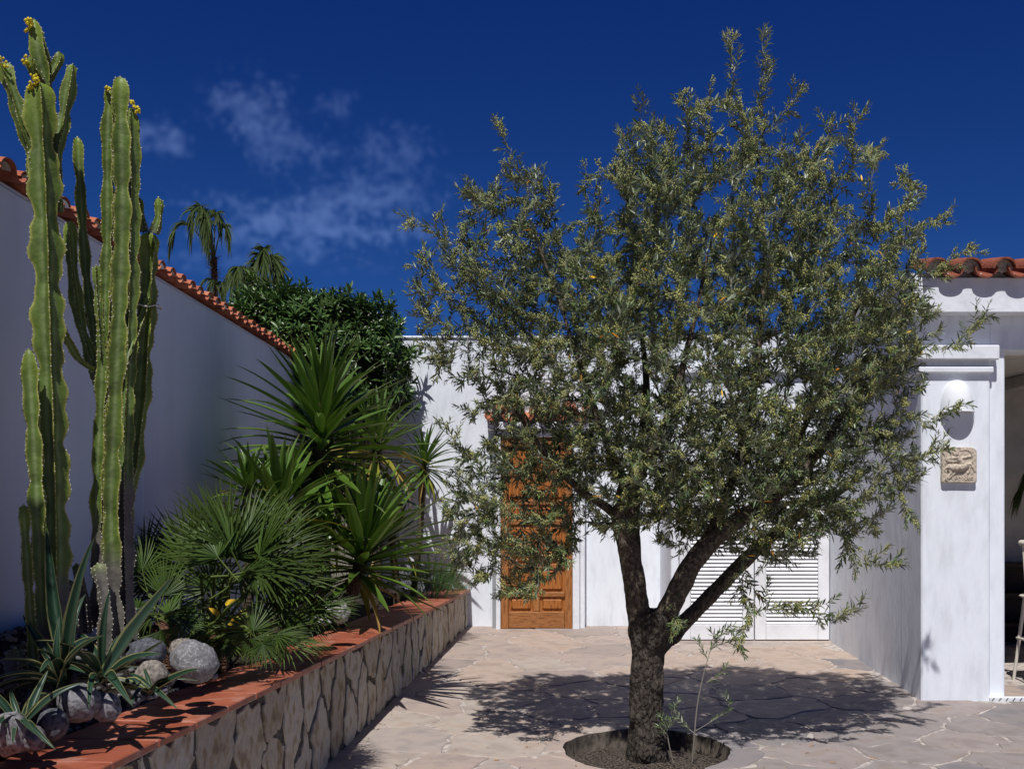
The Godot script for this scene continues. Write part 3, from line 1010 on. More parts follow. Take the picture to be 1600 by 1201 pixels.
func house() -> void:
	var root := thing("house", "white house on the right with scalloped clay eave tiles and moulded corner pillar", "building", Vector3(3.5, 0.45, -9.6))
	var o := -root.position
	var x0 := 3.105
	var b := MB.new()
	b.span(Vector3(x0, -0.2, -9.37) + o, Vector3(3.652, 3.2, -9.88) + o, 0.012)
	part("corner_pillar", b.mesh(), M.plaster, root)
	b = MB.new()
	b.span(Vector3(x0 + 0.003, 0, -9.87) + o, Vector3(3.42, 3.2, -12.33) + o, 0.0)
	part("side_wall", b.mesh(), M.plaster, root)
	b = MB.new()
	b.span(Vector3(3.652, 0, -9.405) + o, Vector3(3.782, 3.22, -9.72) + o, 0.01)
	part("door_jamb", b.mesh(), M.plaster, root)
	b = MB.new()
	b.span(Vector3(3.045, 3.2, -9.374) + o, Vector3(3.655, 3.76, -9.86) + o, 0.008)
	b.span(Vector3(3.655, 3.21, -9.378) + o, Vector3(8.0, 3.76, -9.72) + o, 0.0)
	b.span(Vector3(3.06, 3.2, -9.86) + o, Vector3(3.42, 3.76, -12.33) + o, 0.0)
	part("frieze", b.mesh(), M.plaster, root)
	# the two mouldings below the frieze run round the corner of the pillar
	b = MB.new()
	b.span(Vector3(3.043, 3.125, -9.298) + o, Vector3(3.70, 3.238, -9.79) + o, 0.008)
	part("upper_moulding", b.mesh(), M.plaster_smooth, root)
	b = MB.new()
	b.span(Vector3(3.073, 3.024, -9.328) + o, Vector3(3.665, 3.070, -9.83) + o, 0.007)
	part("lower_moulding", b.mesh(), M.plaster_smooth, root)
	# eaves board
	b = MB.new()
	b.span(Vector3(2.99, 3.477, -9.2) + o, Vector3(8.0, 3.75, -9.372) + o, 0.006)
	part("eaves_board", b.mesh(), M.plaster_smooth, root)
	b = MB.new()
	b.span(Vector3(3.0, 3.752, -9.3) + o, Vector3(8.0, 3.80, -12.3) + o, 0.0)
	part("roof_slab", b.mesh(), M.plaster, root)
	rng.seed = 66
	var pan := half_tile(0.094, 0.080, 0.45, 0.014, -1.0)
	var cover := half_tile(0.094, 0.080, 0.45, 0.014, 1.0)
	var turn := Basis(Vector3.UP, -PI / 2.0) * Basis(Vector3.BACK, -0.2)
	var plug := MB.new()
	plug.grid(10, 4, func(u: float, v: float) -> Vector3:
		var a := (u - 0.5) * PI
		return Vector3(-0.05 - 0.02 * (1 - v), cos(a) * 0.074 * v - 0.03 * (1 - v), sin(a) * 0.078 * v), false)
	var pm := plug.mesh()
	for k in 16:
		var x := 3.140 + 0.258 * k
		var jig := Basis(Vector3.UP, rf(-0.03, 0.03))
		part("pan_tile", pan, M.house_tile, root, Transform3D(jig * turn, Vector3(x + 0.122, 3.822, -9.10 + rf(-0.008, 0.008)) + o))
		part("cover_tile", cover, M.house_tile, root, Transform3D(jig * turn, Vector3(x, 3.79, -9.09 + rf(-0.012, 0.012)) + o))
		part("mortar_plug", pm, M.tile_mortar, root, Transform3D(turn, Vector3(x, 3.79, -9.09) + o))
	# bedding under the tiles, so that no sky shows between board and tiles
	b = MB.new()
	b.span(Vector3(3.0, 3.72, -9.28) + o, Vector3(8.0, 3.756, -9.6) + o, 0.01)
	part("tile_bed", b.mesh(), M.plaster, root)
	# the room behind the opening
	b = MB.new()
	b.span(Vector3(3.42, 0.3, -12.2) + o, Vector3(8.0, 3.2, -12.34) + o, 0.0)
	b.span(Vector3(3.42, 0.3, -9.72) + o, Vector3(3.5, 3.2, -12.2) + o, 0.0)
	b.span(Vector3(7.8, 0.3, -9.4) + o, Vector3(8.0, 3.2, -12.2) + o, 0.0)
	part("room_wall", b.mesh(), M.room, root)
	b = MB.new()
	b.span(Vector3(3.42, 3.2, -9.72) + o, Vector3(8.0, 3.3, -12.34) + o, 0.0)
	part("ceiling", b.mesh(), M.room, root)
	b = MB.new()
	for k in 4:
		b.span(Vector3(4.6 + k * 0.8, 3.08, -9.73) + o, Vector3(4.72 + k * 0.8, 3.199, -12.19) + o, 0.01)
	part("ceiling_beam", b.mesh(), M.room, root)
	# threshold with slanted drain slots
	b = MB.new()
	var gy := ground_y(9.36)
	b.span(Vector3(3.64, gy - 0.05, -9.335) + o, Vector3(7.8, gy + 0.028, -9.403) + o, 0.003)
	part("threshold_drain", b.mesh(), M.plaster_smooth, root)
	var slot := MB.new()
	slot.box(Transform3D(Basis(Vector3.BACK, 0.9), Vector3.ZERO), Vector3(0.030, 0.008, 0.004), 0.0)
	var slot_m := slot.mesh()
	for k in 18:
		part("drain_slot", slot_m, M.dark_gap, root, Transform3D(Basis(), Vector3(3.66 + k * 0.055, gy + 0.014, -9.3345) + o))
	# the floor inside, laid with the same stone
	var fl := Node3D.new()
	fl.name = "house_floor"
	add_child(fl)
	fl.set_meta("kind", "structure")
	b = MB.new()
	b.span(Vector3(3.5, 0.1, -9.404), Vector3(7.8, gy + 0.018, -12.2))
	part("floor_bed", b.mesh(), M.joint, fl)
	var t := Transform3D(Basis(Vector3.RIGHT, Vector3.FORWARD, Vector3.UP), Vector3(0, gy + 0.02, 0))
	for c in flag_cells(PackedVector2Array([Vector2(3.55, 9.42), Vector2(6.4, 9.42), Vector2(6.4, 12.18), Vector2(3.55, 12.18)]), 0.62, 31):
		var mb := MB.new()
		mb.prism(rough_edges(c, 0.09, 0.06, 5), t, -0.02, rf(0.003, 0.006), 0.006)
		part("floor_stone", mb.mesh(), M.slab[[3, 7, 6][rng.randi() % 3]], fl)
	# the dark shelving against the room's far wall
	var sh := thing("shelf_unit", "dark wooden shelving in the shade inside the house door", "shelf", Vector3(4.9, gy + 0.02, -12.0))
	b = MB.new()
	b.span(Vector3(-0.95, 0, -0.19), Vector3(0.6, 0.9, -0.16), 0.0)
	part("back_panel", b.mesh(), M.shelf_wood, sh)
	for y in [0.02, 0.3, 0.6, 0.9]:
		b = MB.new()
		b.span(Vector3(-0.95, y, -0.158), Vector3(0.6, y + 0.04, 0.17), 0.004)
		part("shelf", b.mesh(), M.shelf_wood, sh)
	for x in [-0.95, -0.2, 0.57]:
		b = MB.new()
		b.span(Vector3(x, 0.0, -0.157), Vector3(x + 0.03, 0.94, 0.172), 0.003)
		part("upright", b.mesh(), M.shelf_wood, sh)

func wall_lamp() -> void:
	# a half egg of white plaster, open below
	var c := at(1495, 644, 9.37)
	var root := thing("wall_lamp", "white half dome plaster lamp on the corner pillar above the plaque", "lamp", c)
	var b := MB.new()
	for r in [0.0, 0.012]:
		b.grid(24, 14, func(u: float, v: float) -> Vector3:
			var a := u * PI
			var e := v * PI * 0.5
			var s := pow(cos(e), 0.8)
			return Vector3(cos(a) * (0.132 - r) * s, sin(e) * (0.255 - r), sin(a) * (0.128 - r) * s), false)
	b.grid(24, 1, func(u: float, v: float) -> Vector3:
		var a := u * PI
		return Vector3(cos(a) * (0.132 - 0.012 * v), 0.0, sin(a) * (0.128 - 0.012 * v)), false)
	part("shade", b.mesh(), M.frosted, root)
	b = MB.new()
	b.grid(24, 3, func(u: float, v: float) -> Vector3:
		var a := u * PI
		var r := 0.134 + 0.006 * sin(v * PI)
		return Vector3(cos(a) * r, -0.004 + 0.012 * v, sin(a) * r * 0.97), false)
	part("rim", b.mesh(), M.frosted, root)

func plaque() -> void:
	var c := at(1497, 726.5, 9.37)
	var root := thing("relief_plaque", "square cast stone plaque of a galloping archer below the wall lamp", "plaque", c)
	var w := 0.137
	var b := MB.new()
	var pl := PackedVector2Array()
	for q in [[-1, -1, 0.012], [1, -1, 0.012], [1, 1, 0.045], [-1, 1, 0.05]]:
		for i in 6:
			var base := atan2(q[1], q[0]) - PI / 4.0
			var a := base + PI / 2.0 * i / 5.0
			pl.append(Vector2(q[0] * (w - q[2]), q[1] * (w + 0.003 - q[2])) + Vector2(cos(a), sin(a)) * q[2])
	b.prism(rough_edges(pl, 0.03, 0.003, 9), Transform3D(), 0.0, 0.042, 0.006)
	part("slab", b.mesh(), M.relief, root)
	# u, v in 0 .. 1 over the slab, from its top left corner
	var q := func(u: float, v: float, z := 0.042) -> Vector3: return Vector3((u - 0.5) * 2 * w, (0.5 - v) * 2 * w, z)
	var limb := func(mb: MB, pts: Array, r: Array) -> void:
		var path := PackedVector3Array()
		var rad := PackedFloat32Array()
		var sp := smooth_path(pts, 0.006)
		for i in sp.size():
			var s := float(i) / (sp.size() - 1) * (r.size() - 1)
			path.append(sp[i])
			rad.append(lerpf(r[int(s)], r[mini(int(s) + 1, r.size() - 1)], s - int(s)))
		mb.tube(path, rad, 10)
	b = MB.new()
	limb.call(b, [q.call(0.16, 0.56), q.call(0.27, 0.58), q.call(0.42, 0.58), q.call(0.55, 0.57), q.call(0.66, 0.52)], [0.024, 0.034, 0.030, 0.032, 0.026])   # trunk of the horse
	limb.call(b, [q.call(0.2, 0.62), q.call(0.24, 0.72), q.call(0.17, 0.82), q.call(0.10, 0.92), q.call(0.16, 0.95)], [0.024, 0.018, 0.011, 0.008, 0.009])
	limb.call(b, [q.call(0.3, 0.62), q.call(0.33, 0.72), q.call(0.25, 0.82), q.call(0.17, 0.90)], [0.024, 0.015, 0.010, 0.008])
	limb.call(b, [q.call(0.62, 0.55), q.call(0.74, 0.5), q.call(0.82, 0.49), q.call(0.90, 0.60), q.call(0.93, 0.68)], [0.024, 0.019, 0.013, 0.010, 0.009])
	limb.call(b, [q.call(0.62, 0.58), q.call(0.72, 0.54), q.call(0.79, 0.56), q.call(0.77, 0.68), q.call(0.72, 0.74)], [0.022, 0.016, 0.011, 0.008, 0.010])
	limb.call(b, [q.call(0.14, 0.56), q.call(0.07, 0.62), q.call(0.11, 0.70), q.call(0.15, 0.68)], [0.008, 0.007, 0.006, 0.003])       # tail
	limb.call(b, [q.call(0.60, 0.56), q.call(0.55, 0.45), q.call(0.47, 0.33), q.call(0.43, 0.26)], [0.026, 0.024, 0.024, 0.014])    # body of the rider
	limb.call(b, [q.call(0.43, 0.30), q.call(0.30, 0.30), q.call(0.14, 0.36), q.call(0.30, 0.40), q.call(0.42, 0.38)], [0.018, 0.015, 0.016, 0.013, 0.010])
	limb.call(b, [q.call(0.47, 0.33), q.call(0.62, 0.29), q.call(0.82, 0.25)], [0.013, 0.010, 0.009])
	blob(b, q.call(0.38, 0.17), Vector3(0.024, 0.030, 0.018), Basis(), 0.15, 7, 14, 10)
	part("carved_archer", b.mesh(), M.relief, root)
	b = MB.new()
	limb.call(b, [q.call(0.48, 0.10), q.call(0.68, 0.06), q.call(0.80, 0.12), q.call(0.87, 0.26), q.call(0.88, 0.38), q.call(0.80, 0.46)], [0.004, 0.006, 0.006, 0.006, 0.006, 0.004])
	limb.call(b, [q.call(0.47, 0.26), q.call(0.60, 0.12), q.call(0.64, 0.08)], [0.003, 0.003, 0.003])
	limb.call(b, [q.call(0.46, 0.28), q.call(0.80, 0.235), q.call(0.97, 0.205)], [0.004, 0.004, 0.003])
	part("carved_bow", b.mesh(), M.relief, root)
	# the worn lettering along the foot, no longer readable
	b = MB.new()
	rng.seed = 12
	for k in 7:
		var u := 0.30 + k * 0.095
		var ring := []
		for i in 7:
			ring.append(q.call(u + 0.032 * cos(i * 0.9 + k) * rf(0.6, 1.1), 0.885 + 0.05 * sin(i * 0.9 + k) * rf(0.6, 1.1), 0.042))
		limb.call(b, ring, [0.0042, 0.005, 0.0042])
	part("worn_lettering", b.mesh(), M.relief, root)

func bar_stools() -> void:
	var fy := ground_y(9.36) + 0.025
	var root := thing("bar_stool", "cream spindle back bar stool just inside the house door", "stool", Vector3(4.36, fy, -10.0))
	var b := MB.new()
	blob(b, Vector3(0, 0.75, 0), Vector3(0.21, 0.024, 0.21), Basis(), 0.0, 1, 26, 8)
	part("seat", b.mesh(), M.bone, root)
	for s in [[-1, -1], [1, -1], [-1, 1], [1, 1]]:
		b = MB.new()
		b.tube(PackedVector3Array([Vector3(s[0] * 0.12, 0.74, s[1] * 0.12), Vector3(s[0] * 0.19, 0.0, s[1] * 0.19)]), PackedFloat32Array([0.017, 0.013]), 10)
		part("leg", b.mesh(), M.bone, root)
	b = MB.new()
	for s in [[-1, -1, 1, -1], [-1, 1, 1, 1], [-1, -1, -1, 1], [1, -1, 1, 1]]:
		b.tube(PackedVector3Array([Vector3(s[0] * 0.168, 0.38, s[1] * 0.168), Vector3(s[2] * 0.168, 0.38, s[3] * 0.168)]), PackedFloat32Array([0.011, 0.011]), 8)
	part("stretcher", b.mesh(), M.bone, root)
	b = MB.new()
	var rail := PackedVector3Array()
	var rr := PackedFloat32Array()
	for k in 17:
		var a := lerpf(PI * 0.02, PI * 0.98, k / 16.0)
		rail.append(Vector3(-cos(a) * 0.2, 1.2, sin(a) * 0.15 - 0.02))
		rr.append(0.026)
	b.tube(rail, rr, 10)
	part("back_rail", b.mesh(), M.bone, root)
	for k in 7:
		var a := lerpf(PI * 0.06, PI * 0.94, k / 6.0)
		b = MB.new()
		b.tube(PackedVector3Array([Vector3(-cos(a) * 0.17, 0.76, sin(a) * 0.14), Vector3(-cos(a) * 0.195, 1.2, sin(a) * 0.15 - 0.02)]), PackedFloat32Array([0.010, 0.009]), 8)
		part("spindle", b.mesh(), M.bone, root)
	var second := thing("bar_stool", "mint green stool leg edge behind the cream bar stool", "stool", Vector3(4.72, fy, -10.5))
	b = MB.new()
	blob(b, Vector3(0, 0.62, 0), Vector3(0.2, 0.024, 0.2), Basis(), 0.0, 1, 20, 8)
	part("seat", b.mesh(), M.mint, second)
	for s in [[-1, -1], [1, -1], [-1, 1], [1, 1]]:
		b = MB.new()
		b.tube(PackedVector3Array([Vector3(s[0] * 0.13, 0.61, s[1] * 0.13), Vector3(s[0] * 0.18, 0.0, s[1] * 0.18)]), PackedFloat32Array([0.018, 0.018]), 8)
		part("leg", b.mesh(), M.mint, second)

# ------------------------------------------------------------------ the planter
const COPE_Y := 1.003

func face_x(z: float) -> float:
	return 0.1022 * z - 2.045

func planter() -> void:
	var root := thing("planter", "raised planter wall clad in crazy stone with red clay coping", "planter", Vector3(-1.2, 0.4, -9))
	var o := -root.position
	var dirv := Vector3(0.1022, 0, -1).normalized()
	var k := sqrt(1.0 + 0.1022 * 0.1022)
	var out := Vector3(1, 0, 0.1022).normalized()
	var zs := 3.2
	var ze := 13.19
	var b := MB.new()
	var p := func(x: float, y: float, z: float) -> Vector3: return Vector3(x, y, -z) + o
	var th := 0.33
	var q := [p.call(face_x(zs), -0.3, zs), p.call(face_x(ze), -0.3, ze), p.call(face_x(ze) - th, -0.3, ze), p.call(face_x(zs) - th, -0.3, zs)]
	var lift := Vector3(0, COPE_Y + 0.3, 0)
	var mid: Vector3 = (q[0] + q[2]) * 0.5 + lift * 0.5
	for i in 4:
		b.poly([q[i], q[(i + 1) % 4], q[(i + 1) % 4] + lift, q[i] + lift], mid)
	b.poly([q[0] + lift, q[1] + lift, q[2] + lift, q[3] + lift], mid)
	part("mortar_core", b.mesh(), M.wall_mortar, root)
	# facing stones: plane with x along the wall and y up
	var t := Transform3D(Basis(dirv * k, Vector3.UP, out), Vector3(face_x(0), 0, 0) + o)
	rng.seed = 909
	var border := PackedVector2Array([Vector2(4.0, ground_y(4.0) + 0.002), Vector2(ze - 0.02, ground_y(ze) + 0.002), Vector2(ze - 0.02, COPE_Y - 0.012), Vector2(4.0, COPE_Y - 0.012)])
	var sites := PackedVector2Array()
	var tries := 0
	while tries < 5000:
		tries += 1
		var z := rf(4.0, ze)
		var s := Vector2(z, rf(ground_y(z) + 0.06, COPE_Y - 0.05))
		var ok := true
		var need := rf(0.22, 0.52)
		for e in sites:
			var d := e - s
			d.y *= 0.62
			if d.length() < need:
				ok = false
				break
		if ok:
			sites.append(s)
	# a squashed plane makes the stones tall and narrow; they are drawn there and stretched back
	var sq := PackedVector2Array()
	for s in sites:
		sq.append(Vector2(s.x, s.y * 0.62))
	var bq := PackedVector2Array()
	for s in border:
		bq.append(Vector2(s.x, s.y * 0.62))
	for c in inset_cells(sq, bq, 0.036, 1.1):
		var pl := PackedVector2Array()
		for s in c:
			pl.append(Vector2(s.x, s.y / 0.62))
		pl = soften(soften(pl, 0.08), 0.22)
		pl = rough_edges(pl, 0.05, 0.075, 4)
		var m := MB.new()
		m.prism(pl, t, -0.02, rf(0.006, 0.016), 0.006)
		part("facing_stone", m.mesh(), M.clad[rng.randi() % 5], root)
	# coping tiles, two to three millimetres of grout between them
	var z := 3.2
	var i := 0
	var bed := MB.new()
	q = [p.call(face_x(zs) + 0.043, COPE_Y, zs), p.call(face_x(ze) + 0.043, COPE_Y, ze), p.call(face_x(ze) - 0.36, COPE_Y, ze), p.call(face_x(zs) - 0.36, COPE_Y, zs)]
	lift = Vector3(0, 0.0295, 0)
	mid = (q[0] + q[2]) * 0.5 + lift * 0.5
	for e in 4:
		bed.poly([q[e], q[(e + 1) % 4], q[(e + 1) % 4] + lift, q[e] + lift], mid)
	bed.poly([q[0] + lift, q[1] + lift, q[2] + lift, q[3] + lift], mid)
	part("grout_bed", bed.mesh(), M.grout, root)
	var turn := Basis(dirv, Vector3.UP, out)
	while z < ze - 0.1:
		var ln := minf(0.40 + rf(-0.012, 0.012), ze - z)
		var m := MB.new()
		m.box(Transform3D(), Vector3((ln - 0.010) * k, 0.033, 0.43), 0.005)
		var zc := z + ln * 0.5
		var centre := Vector3(face_x(zc), COPE_Y + 0.0165, -zc) + out * (0.048 - 0.215 + rf(-0.003, 0.003)) + o
		var wob_b := Basis(dirv, rf(-0.004, 0.004)) * Basis(out, rf(-0.004, 0.004))
		part("coping_tile", m.mesh(), M.coping[i % 3 if rng.randf() < 0.6 else rng.randi() % 3], root, Transform3D(wob_b * turn, centre))
		z += ln
		i += 1
	# the bed itself: soil heaped towards the boundary wall at the near end
	var so := MB.new()
	wob.seed = 33
	so.grid(10, 60, func(u: float, v: float) -> Vector3:
		var zz := lerpf(2.6, 13.19, v)
		var xa := face_x(zz) - 0.335
		var x := lerpf(-2.41, xa, u)
		return Vector3(x, soil_y(x, zz), -zz), false)
	struct("planting_soil", so.mesh(), M.soil)

func soil_y(x: float, z: float) -> float:
	var edge := face_x(z) - 0.36
	var inn := clampf((edge - x) / 0.4, 0.0, 1.0)
	var heap := 0.36 * smoothstep(0.0, 1.0, inn) * smoothstep(7.4, 5.2, z) + 0.10 * inn
	return COPE_Y - 0.035 + heap + 0.02 * sin(x * 17.0 + z * 5.0) * inn

# ------------------------------------------------------------------ candelabra spurges
func spurge_stem(root: Node3D, called: String, path: PackedVector3Array, rad: float, seg: float, phase: float, woody: float, blunt: float, parent_xf := Vector3.ZERO) -> MeshInstance3D:
	# four thin ribs round a core, waisted at every season's joint; woody = the grey share at the foot
	var b := MB.new()
	var m := path.size()
	var prof := [[0.50, 0.50, 0], [0.56, 0.15, 1], [0.82, 0.062, 2], [1.0, 0.02, 3], [1.0, -0.02, 3], [0.82, -0.062, 2], [0.56, -0.15, 1]]
	var ringn := 28
	var x := Vector3(cos(phase * 2.0), 0, sin(phase * 2.0))
	var lens := PackedFloat32Array([0.0])
	for k in range(1, m):
		lens.append(lens[k - 1] + path[k].distance_to(path[k - 1]))
	var total := lens[m - 1]
	var pts := PackedVector3Array()
	var ridge := []
	for r in 4:
		ridge.append([])
	rad *= 0.74
	for k in m:
		var t := (path[mini(k + 1, m - 1)] - path[maxi(k - 1, 0)]).normalized()
		x = (x - t * x.dot(t)).normalized()
		var y := t.cross(x)
		var s := lens[k]
		var sw := s + 0.035 * sin(s * 6.3 + phase * 3.0)
		var lobe := pow(absf(sin(PI * sw / seg + phase)), 0.7)
		var rr := rad * (0.66 + 0.44 * lobe) * (1.0 + 0.04 * sin(s * 23.0 + phase))
		var tip := (total - s) / (rad * blunt)
		if tip < 1.0:
			rr *= sqrt(maxf(0.0, 1.0 - pow(1.0 - tip, 2.0))) * 0.94 + 0.06
		var old := clampf((woody * total - s) / 0.12 + 0.5, 0.0, 1.0)
		for r in 4:
			var e := x.rotated(t, -TAU * r / 4.0)
			var f := t.cross(e)
			var own := 1.0 + 0.11 * sin(s * (43.0 + 2.0 * r) + r * 2.1 + phase + 1.5 * sin(s * 4.0)) + 0.05 * sin(s * 15.0 + r)
			for q in prof:
				var tooth := (0.02 if k % 2 == 0 else -0.02) if q[2] == 3 else 0.0
				var p: Vector3 = path[k] + e * ((q[0] * (own if q[2] > 1 else 1.0) + tooth) * rr) + f * (q[1] * rr)
				if q[2] == 0:
					p = path[k] + (e + f) * (0.29 * rr)
				pts.append(p)
			ridge[r].append([path[k] + e * rr * 1.02 * own, old])
			for q in prof:
				var col: Color = [Color(0.18, 0.235, 0.09), Color(0.098, 0.150, 0.028), Color(0.108, 0.155, 0.024), Color(0.34, 0.34, 0.085)][q[2]]
				col = col.lerp(Color(0.135, 0.125, 0.105), old)
				if tip < 3.0:
					col = col.lerp(Color(0.22, 0.30, 0.035), clampf((3.0 - tip) * 0.2, 0.0, 0.6) * (1.0 - old))
				b.c.append(col)
	# normals from the neighbours on the ring and along the stem
	b.v = pts
	b.uv.resize(pts.size())
	for k in m:
		for i in ringn:
			var a := pts[k * ringn + (i + 1) % ringn] - pts[k * ringn + (i + ringn - 1) % ringn]
			var d := pts[mini(k + 1, m - 1) * ringn + i] - pts[maxi(k - 1, 0) * ringn + i]
			var nn := a.cross(d).normalized()
			if nn.dot(pts[k * ringn + i] - path[k]) < 0.0:
				nn = -nn
			b.n.append(nn)
	for k in m - 1:
		for i in ringn:
			var a := k * ringn + i
			var d := k * ringn + (i + 1) % ringn
			b.tri(a, d, d + ringn)
			b.tri(a, d + ringn, a + ringn)
	var e0 := b.vert(path[m - 1] + (path[m - 1] - path[m - 2]).normalized() * 0.004, (path[m - 1] - path[m - 2]).normalized(), Color(0.25, 0.32, 0.05))
	for i in ringn:
		b.tri(e0, (m - 1) * ringn + i, (m - 1) * ringn + (i + 1) % ringn)
	var o := part(called, b.mesh(), M.cactus, root)
	var sp := MB.new()
	for r in 4:
		for k in range(1, m):
			var dark := rng.randf() < 0.45
			sp.ball(ridge[r][k][0], rf(0.0026, 0.0042), Color(0.05, 0.03, 0.02) if dark and ridge[r][k][1] < 0.3 else Color(0.55, 0.52, 0.42))
	stuff(part("spine", sp.mesh(), M.spine, o))
	return o

func bud_cluster(b: MB, c: Vector3, r: float, count: int, down: float) -> void:
	for k in count:
		var d := Vector3(rf(-1, 1), rf(-1, 1) * down, rf(-1, 1))
		var p := c + d * r
		b.ball(p, rf(0.006, 0.0105), Color(0.66, 0.52, 0.03).lerp(Color(0.5, 0.42, 0.03), rng.randf()))

func px_path(pts: Array, step: float, base: Vector3) -> PackedVector3Array:   # [u, v, depth] spots to a smooth path
	var w := []
	for p in pts:
		w.append(at(p[0], p[1], p[2]) - base)
	return smooth_path(w, step)

func euphorbias() -> void:
	rng.seed = 303
	var base := Vector3(-2.06, 1.3, -4.95)
	var a := thing("candelabra_cactus", "tall green candelabra cactus with yellow flower buds at the left edge", "cactus", base)
	var st := 0.022
	# [points, radius, joint length, phase, woody share, blunt]
	var stems := [
		["stem", [[92, 1010, 5.0], [86, 900, 5.0], [84, 780, 4.98], [80, 640, 4.95], [75, 500, 4.93], [72, 380, 4.92], [66, 240, 4.9], [60, 128, 4.88]], 0.082, 0.31, 0.55, 0.12, 1.4],
		["stem", [[84, 330, 5.02], [78, 220, 5.02], [70, 130, 5.02], [60, 80, 5.0], [52, 30, 5.0]], 0.056, 0.27, 0.3, 0.0, 1.5],
		["stem", [[66, 990, 4.84], [62, 880, 4.82], [56, 760, 4.82], [50, 650, 4.82], [44, 545, 4.82]], 0.056, 0.24, 1.0, 0.05, 1.2],
		["stem", [[52, 1045, 4.7], [47, 960, 4.7], [42, 880, 4.7], [36, 788, 4.7]], 0.035, 0.17, 0.2, 0.0, 1.5],
		["branch", [[62, 300, 4.93], [48, 240, 4.9], [32, 185, 4.88], [16, 135, 4.86], [4, 97, 4.86]], 0.043, 0.21, 0.8, 0.0, 1.4],
		["branch", [[80, 290, 4.98], [90, 230, 5.0], [100, 175, 5.02], [108, 130, 5.02], [113, 100, 5.02]], 0.040, 0.2, 1.3, 0.0, 1.4],
		["branch", [[66, 130, 5.0], [52, 110, 4.97], [45, 88, 4.95]], 0.030, 0.3, 0.4, 0.0, 1.4],
		["branch", [[70, 128, 5.04], [84, 108, 5.05], [92, 92, 5.05], [91, 80, 5.05]], 0.027, 0.3, 0.4, 0.0, 1.4],
		["branch", [[88, 500, 5.02], [104, 530, 5.08], [122, 560, 5.14], [148, 578, 5.2]], 0.028, 0.3, 0.1, 0.0, 1.0],
		["stump", [[20, 1075, 4.72], [22, 1030, 4.74], [24, 1012, 4.74]], 0.045, 0.3, 0.4, 1.0, 1.0],
		["stump", [[104, 1020, 5.05], [110, 960, 5.06], [106, 905, 5.06]], 0.05, 0.3, 0.9, 1.0, 0.7],
	]
	for s in stems:
		spurge_stem(a, s[0], px_path(s[1], st, base), s[2], s[3], s[4], s[5], s[6])
	for f in [[45, 36, 4.96, 0.014, 22], [42, 46, 4.97, 0.010, 10], [55, 124, 4.85, 0.017, 24], [47, 136, 4.86, 0.010, 8], [3, 98, 4.82, 0.02, 12], [40, 92, 4.93, 0.02, 9]]:
		var b := MB.new()
		bud_cluster(b, at(f[0], f[1], f[2]) - base, f[3], f[4], 1.1)
		stuff(part("flower_buds", b.mesh(), M.spine, a))

	base = Vector3(-1.86, 1.3, -5.2)
	var c := thing("candelabra_cactus", "branching candelabra cactus with a dark bare inner stem and grey woody foot", "cactus", base)
	stems = [
		["stem", [[180, 1010, 5.2], [176, 900, 5.2], [172, 800, 5.18], [176, 680, 5.15], [182, 560, 5.12], [187, 440, 5.1], [190, 320, 5.08], [188, 210, 5.06], [187, 120, 5.05]], 0.066, 0.29, 0.2, 0.16, 1.4],
		["stem", [[150, 980, 5.25], [152, 880, 5.25], [152, 760, 5.23], [158, 620, 5.22], [164, 480, 5.2], [168, 350, 5.18], [168, 240, 5.16], [171, 140, 5.15]], 0.044, 0.26, 1.1, 0.2, 1.4],
		["stem", [[200, 1000, 5.3], [196, 860, 5.3], [196, 700, 5.32], [202, 520, 5.34], [206, 360, 5.34], [206, 240, 5.32], [204, 168, 5.3]], 0.048, 0.3, 0.7, 0.3, 1.4],
		["stem", [[190, 985, 5.36], [190, 880, 5.36], [194, 800, 5.38], [206, 730, 5.42], [216, 650, 5.45], [224, 560, 5.46], [230, 460, 5.46], [233, 362, 5.45]], 0.062, 0.33, 0.4, 0.3, 1.0],
		["branch", [[225, 362, 5.45], [219, 335, 5.45], [217, 308, 5.44]], 0.026, 0.3, 0.4, 0.0, 1.5],
		["branch", [[240, 364, 5.45], [248, 338, 5.45], [247, 308, 5.44]], 0.030, 0.14, 0.4, 0.0, 1.5],
		["stem", [[152, 600, 5.3], [146, 520, 5.34], [134, 430, 5.36], [127, 330, 5.36], [120, 214, 5.34]], 0.040, 0.24, 0.2, 0.0, 1.4],
		["branch", [[152, 590, 5.26], [138, 545, 5.24], [124, 500, 5.22], [114, 430, 5.2], [108, 344, 5.2]], 0.036, 0.26, 0.7, 0.0, 1.3],
		["branch", [[158, 560, 5.2], [155, 500, 5.18], [152, 455, 5.18], [150, 414, 5.18]], 0.023, 0.16, 0.7, 0.0, 1.4],
		["branch", [[196, 570, 5.28], [206, 535, 5.34], [220, 500, 5.4], [232, 462, 5.44]], 0.026, 0.4, 0.3, 0.0, 1.2],
		["stump", [[132, 990, 5.15], [128, 930, 5.16], [118, 880, 5.16]], 0.04, 0.3, 0.4, 1.0, 0.8],
		["stump", [[162, 1015, 5.1], [164, 950, 5.1], [152, 880, 5.12]], 0.045, 0.3, 0.9, 1.0, 0.8],
	]
	for s in stems:
		spurge_stem(c, s[0], px_path(s[1], st, base), s[2], s[3], s[4], s[5], s[6])
	for f in [[213, 172, 5.26, 0.018, 14], [208, 160, 5.28, 0.012, 6], [169, 138, 5.12, 0.012, 8]]:
		var b := MB.new()
		bud_cluster(b, at(f[0], f[1], f[2]) - base, f[3], f[4], 1.1)
		stuff(part("flower_buds", b.mesh(), M.spine, c))
	# the cord that ties the outer stem
	var tie := MB.new()
	var ring := PackedVector3Array()
	var rr := PackedFloat32Array()
	var cc := at(228, 480, 5.45) - base
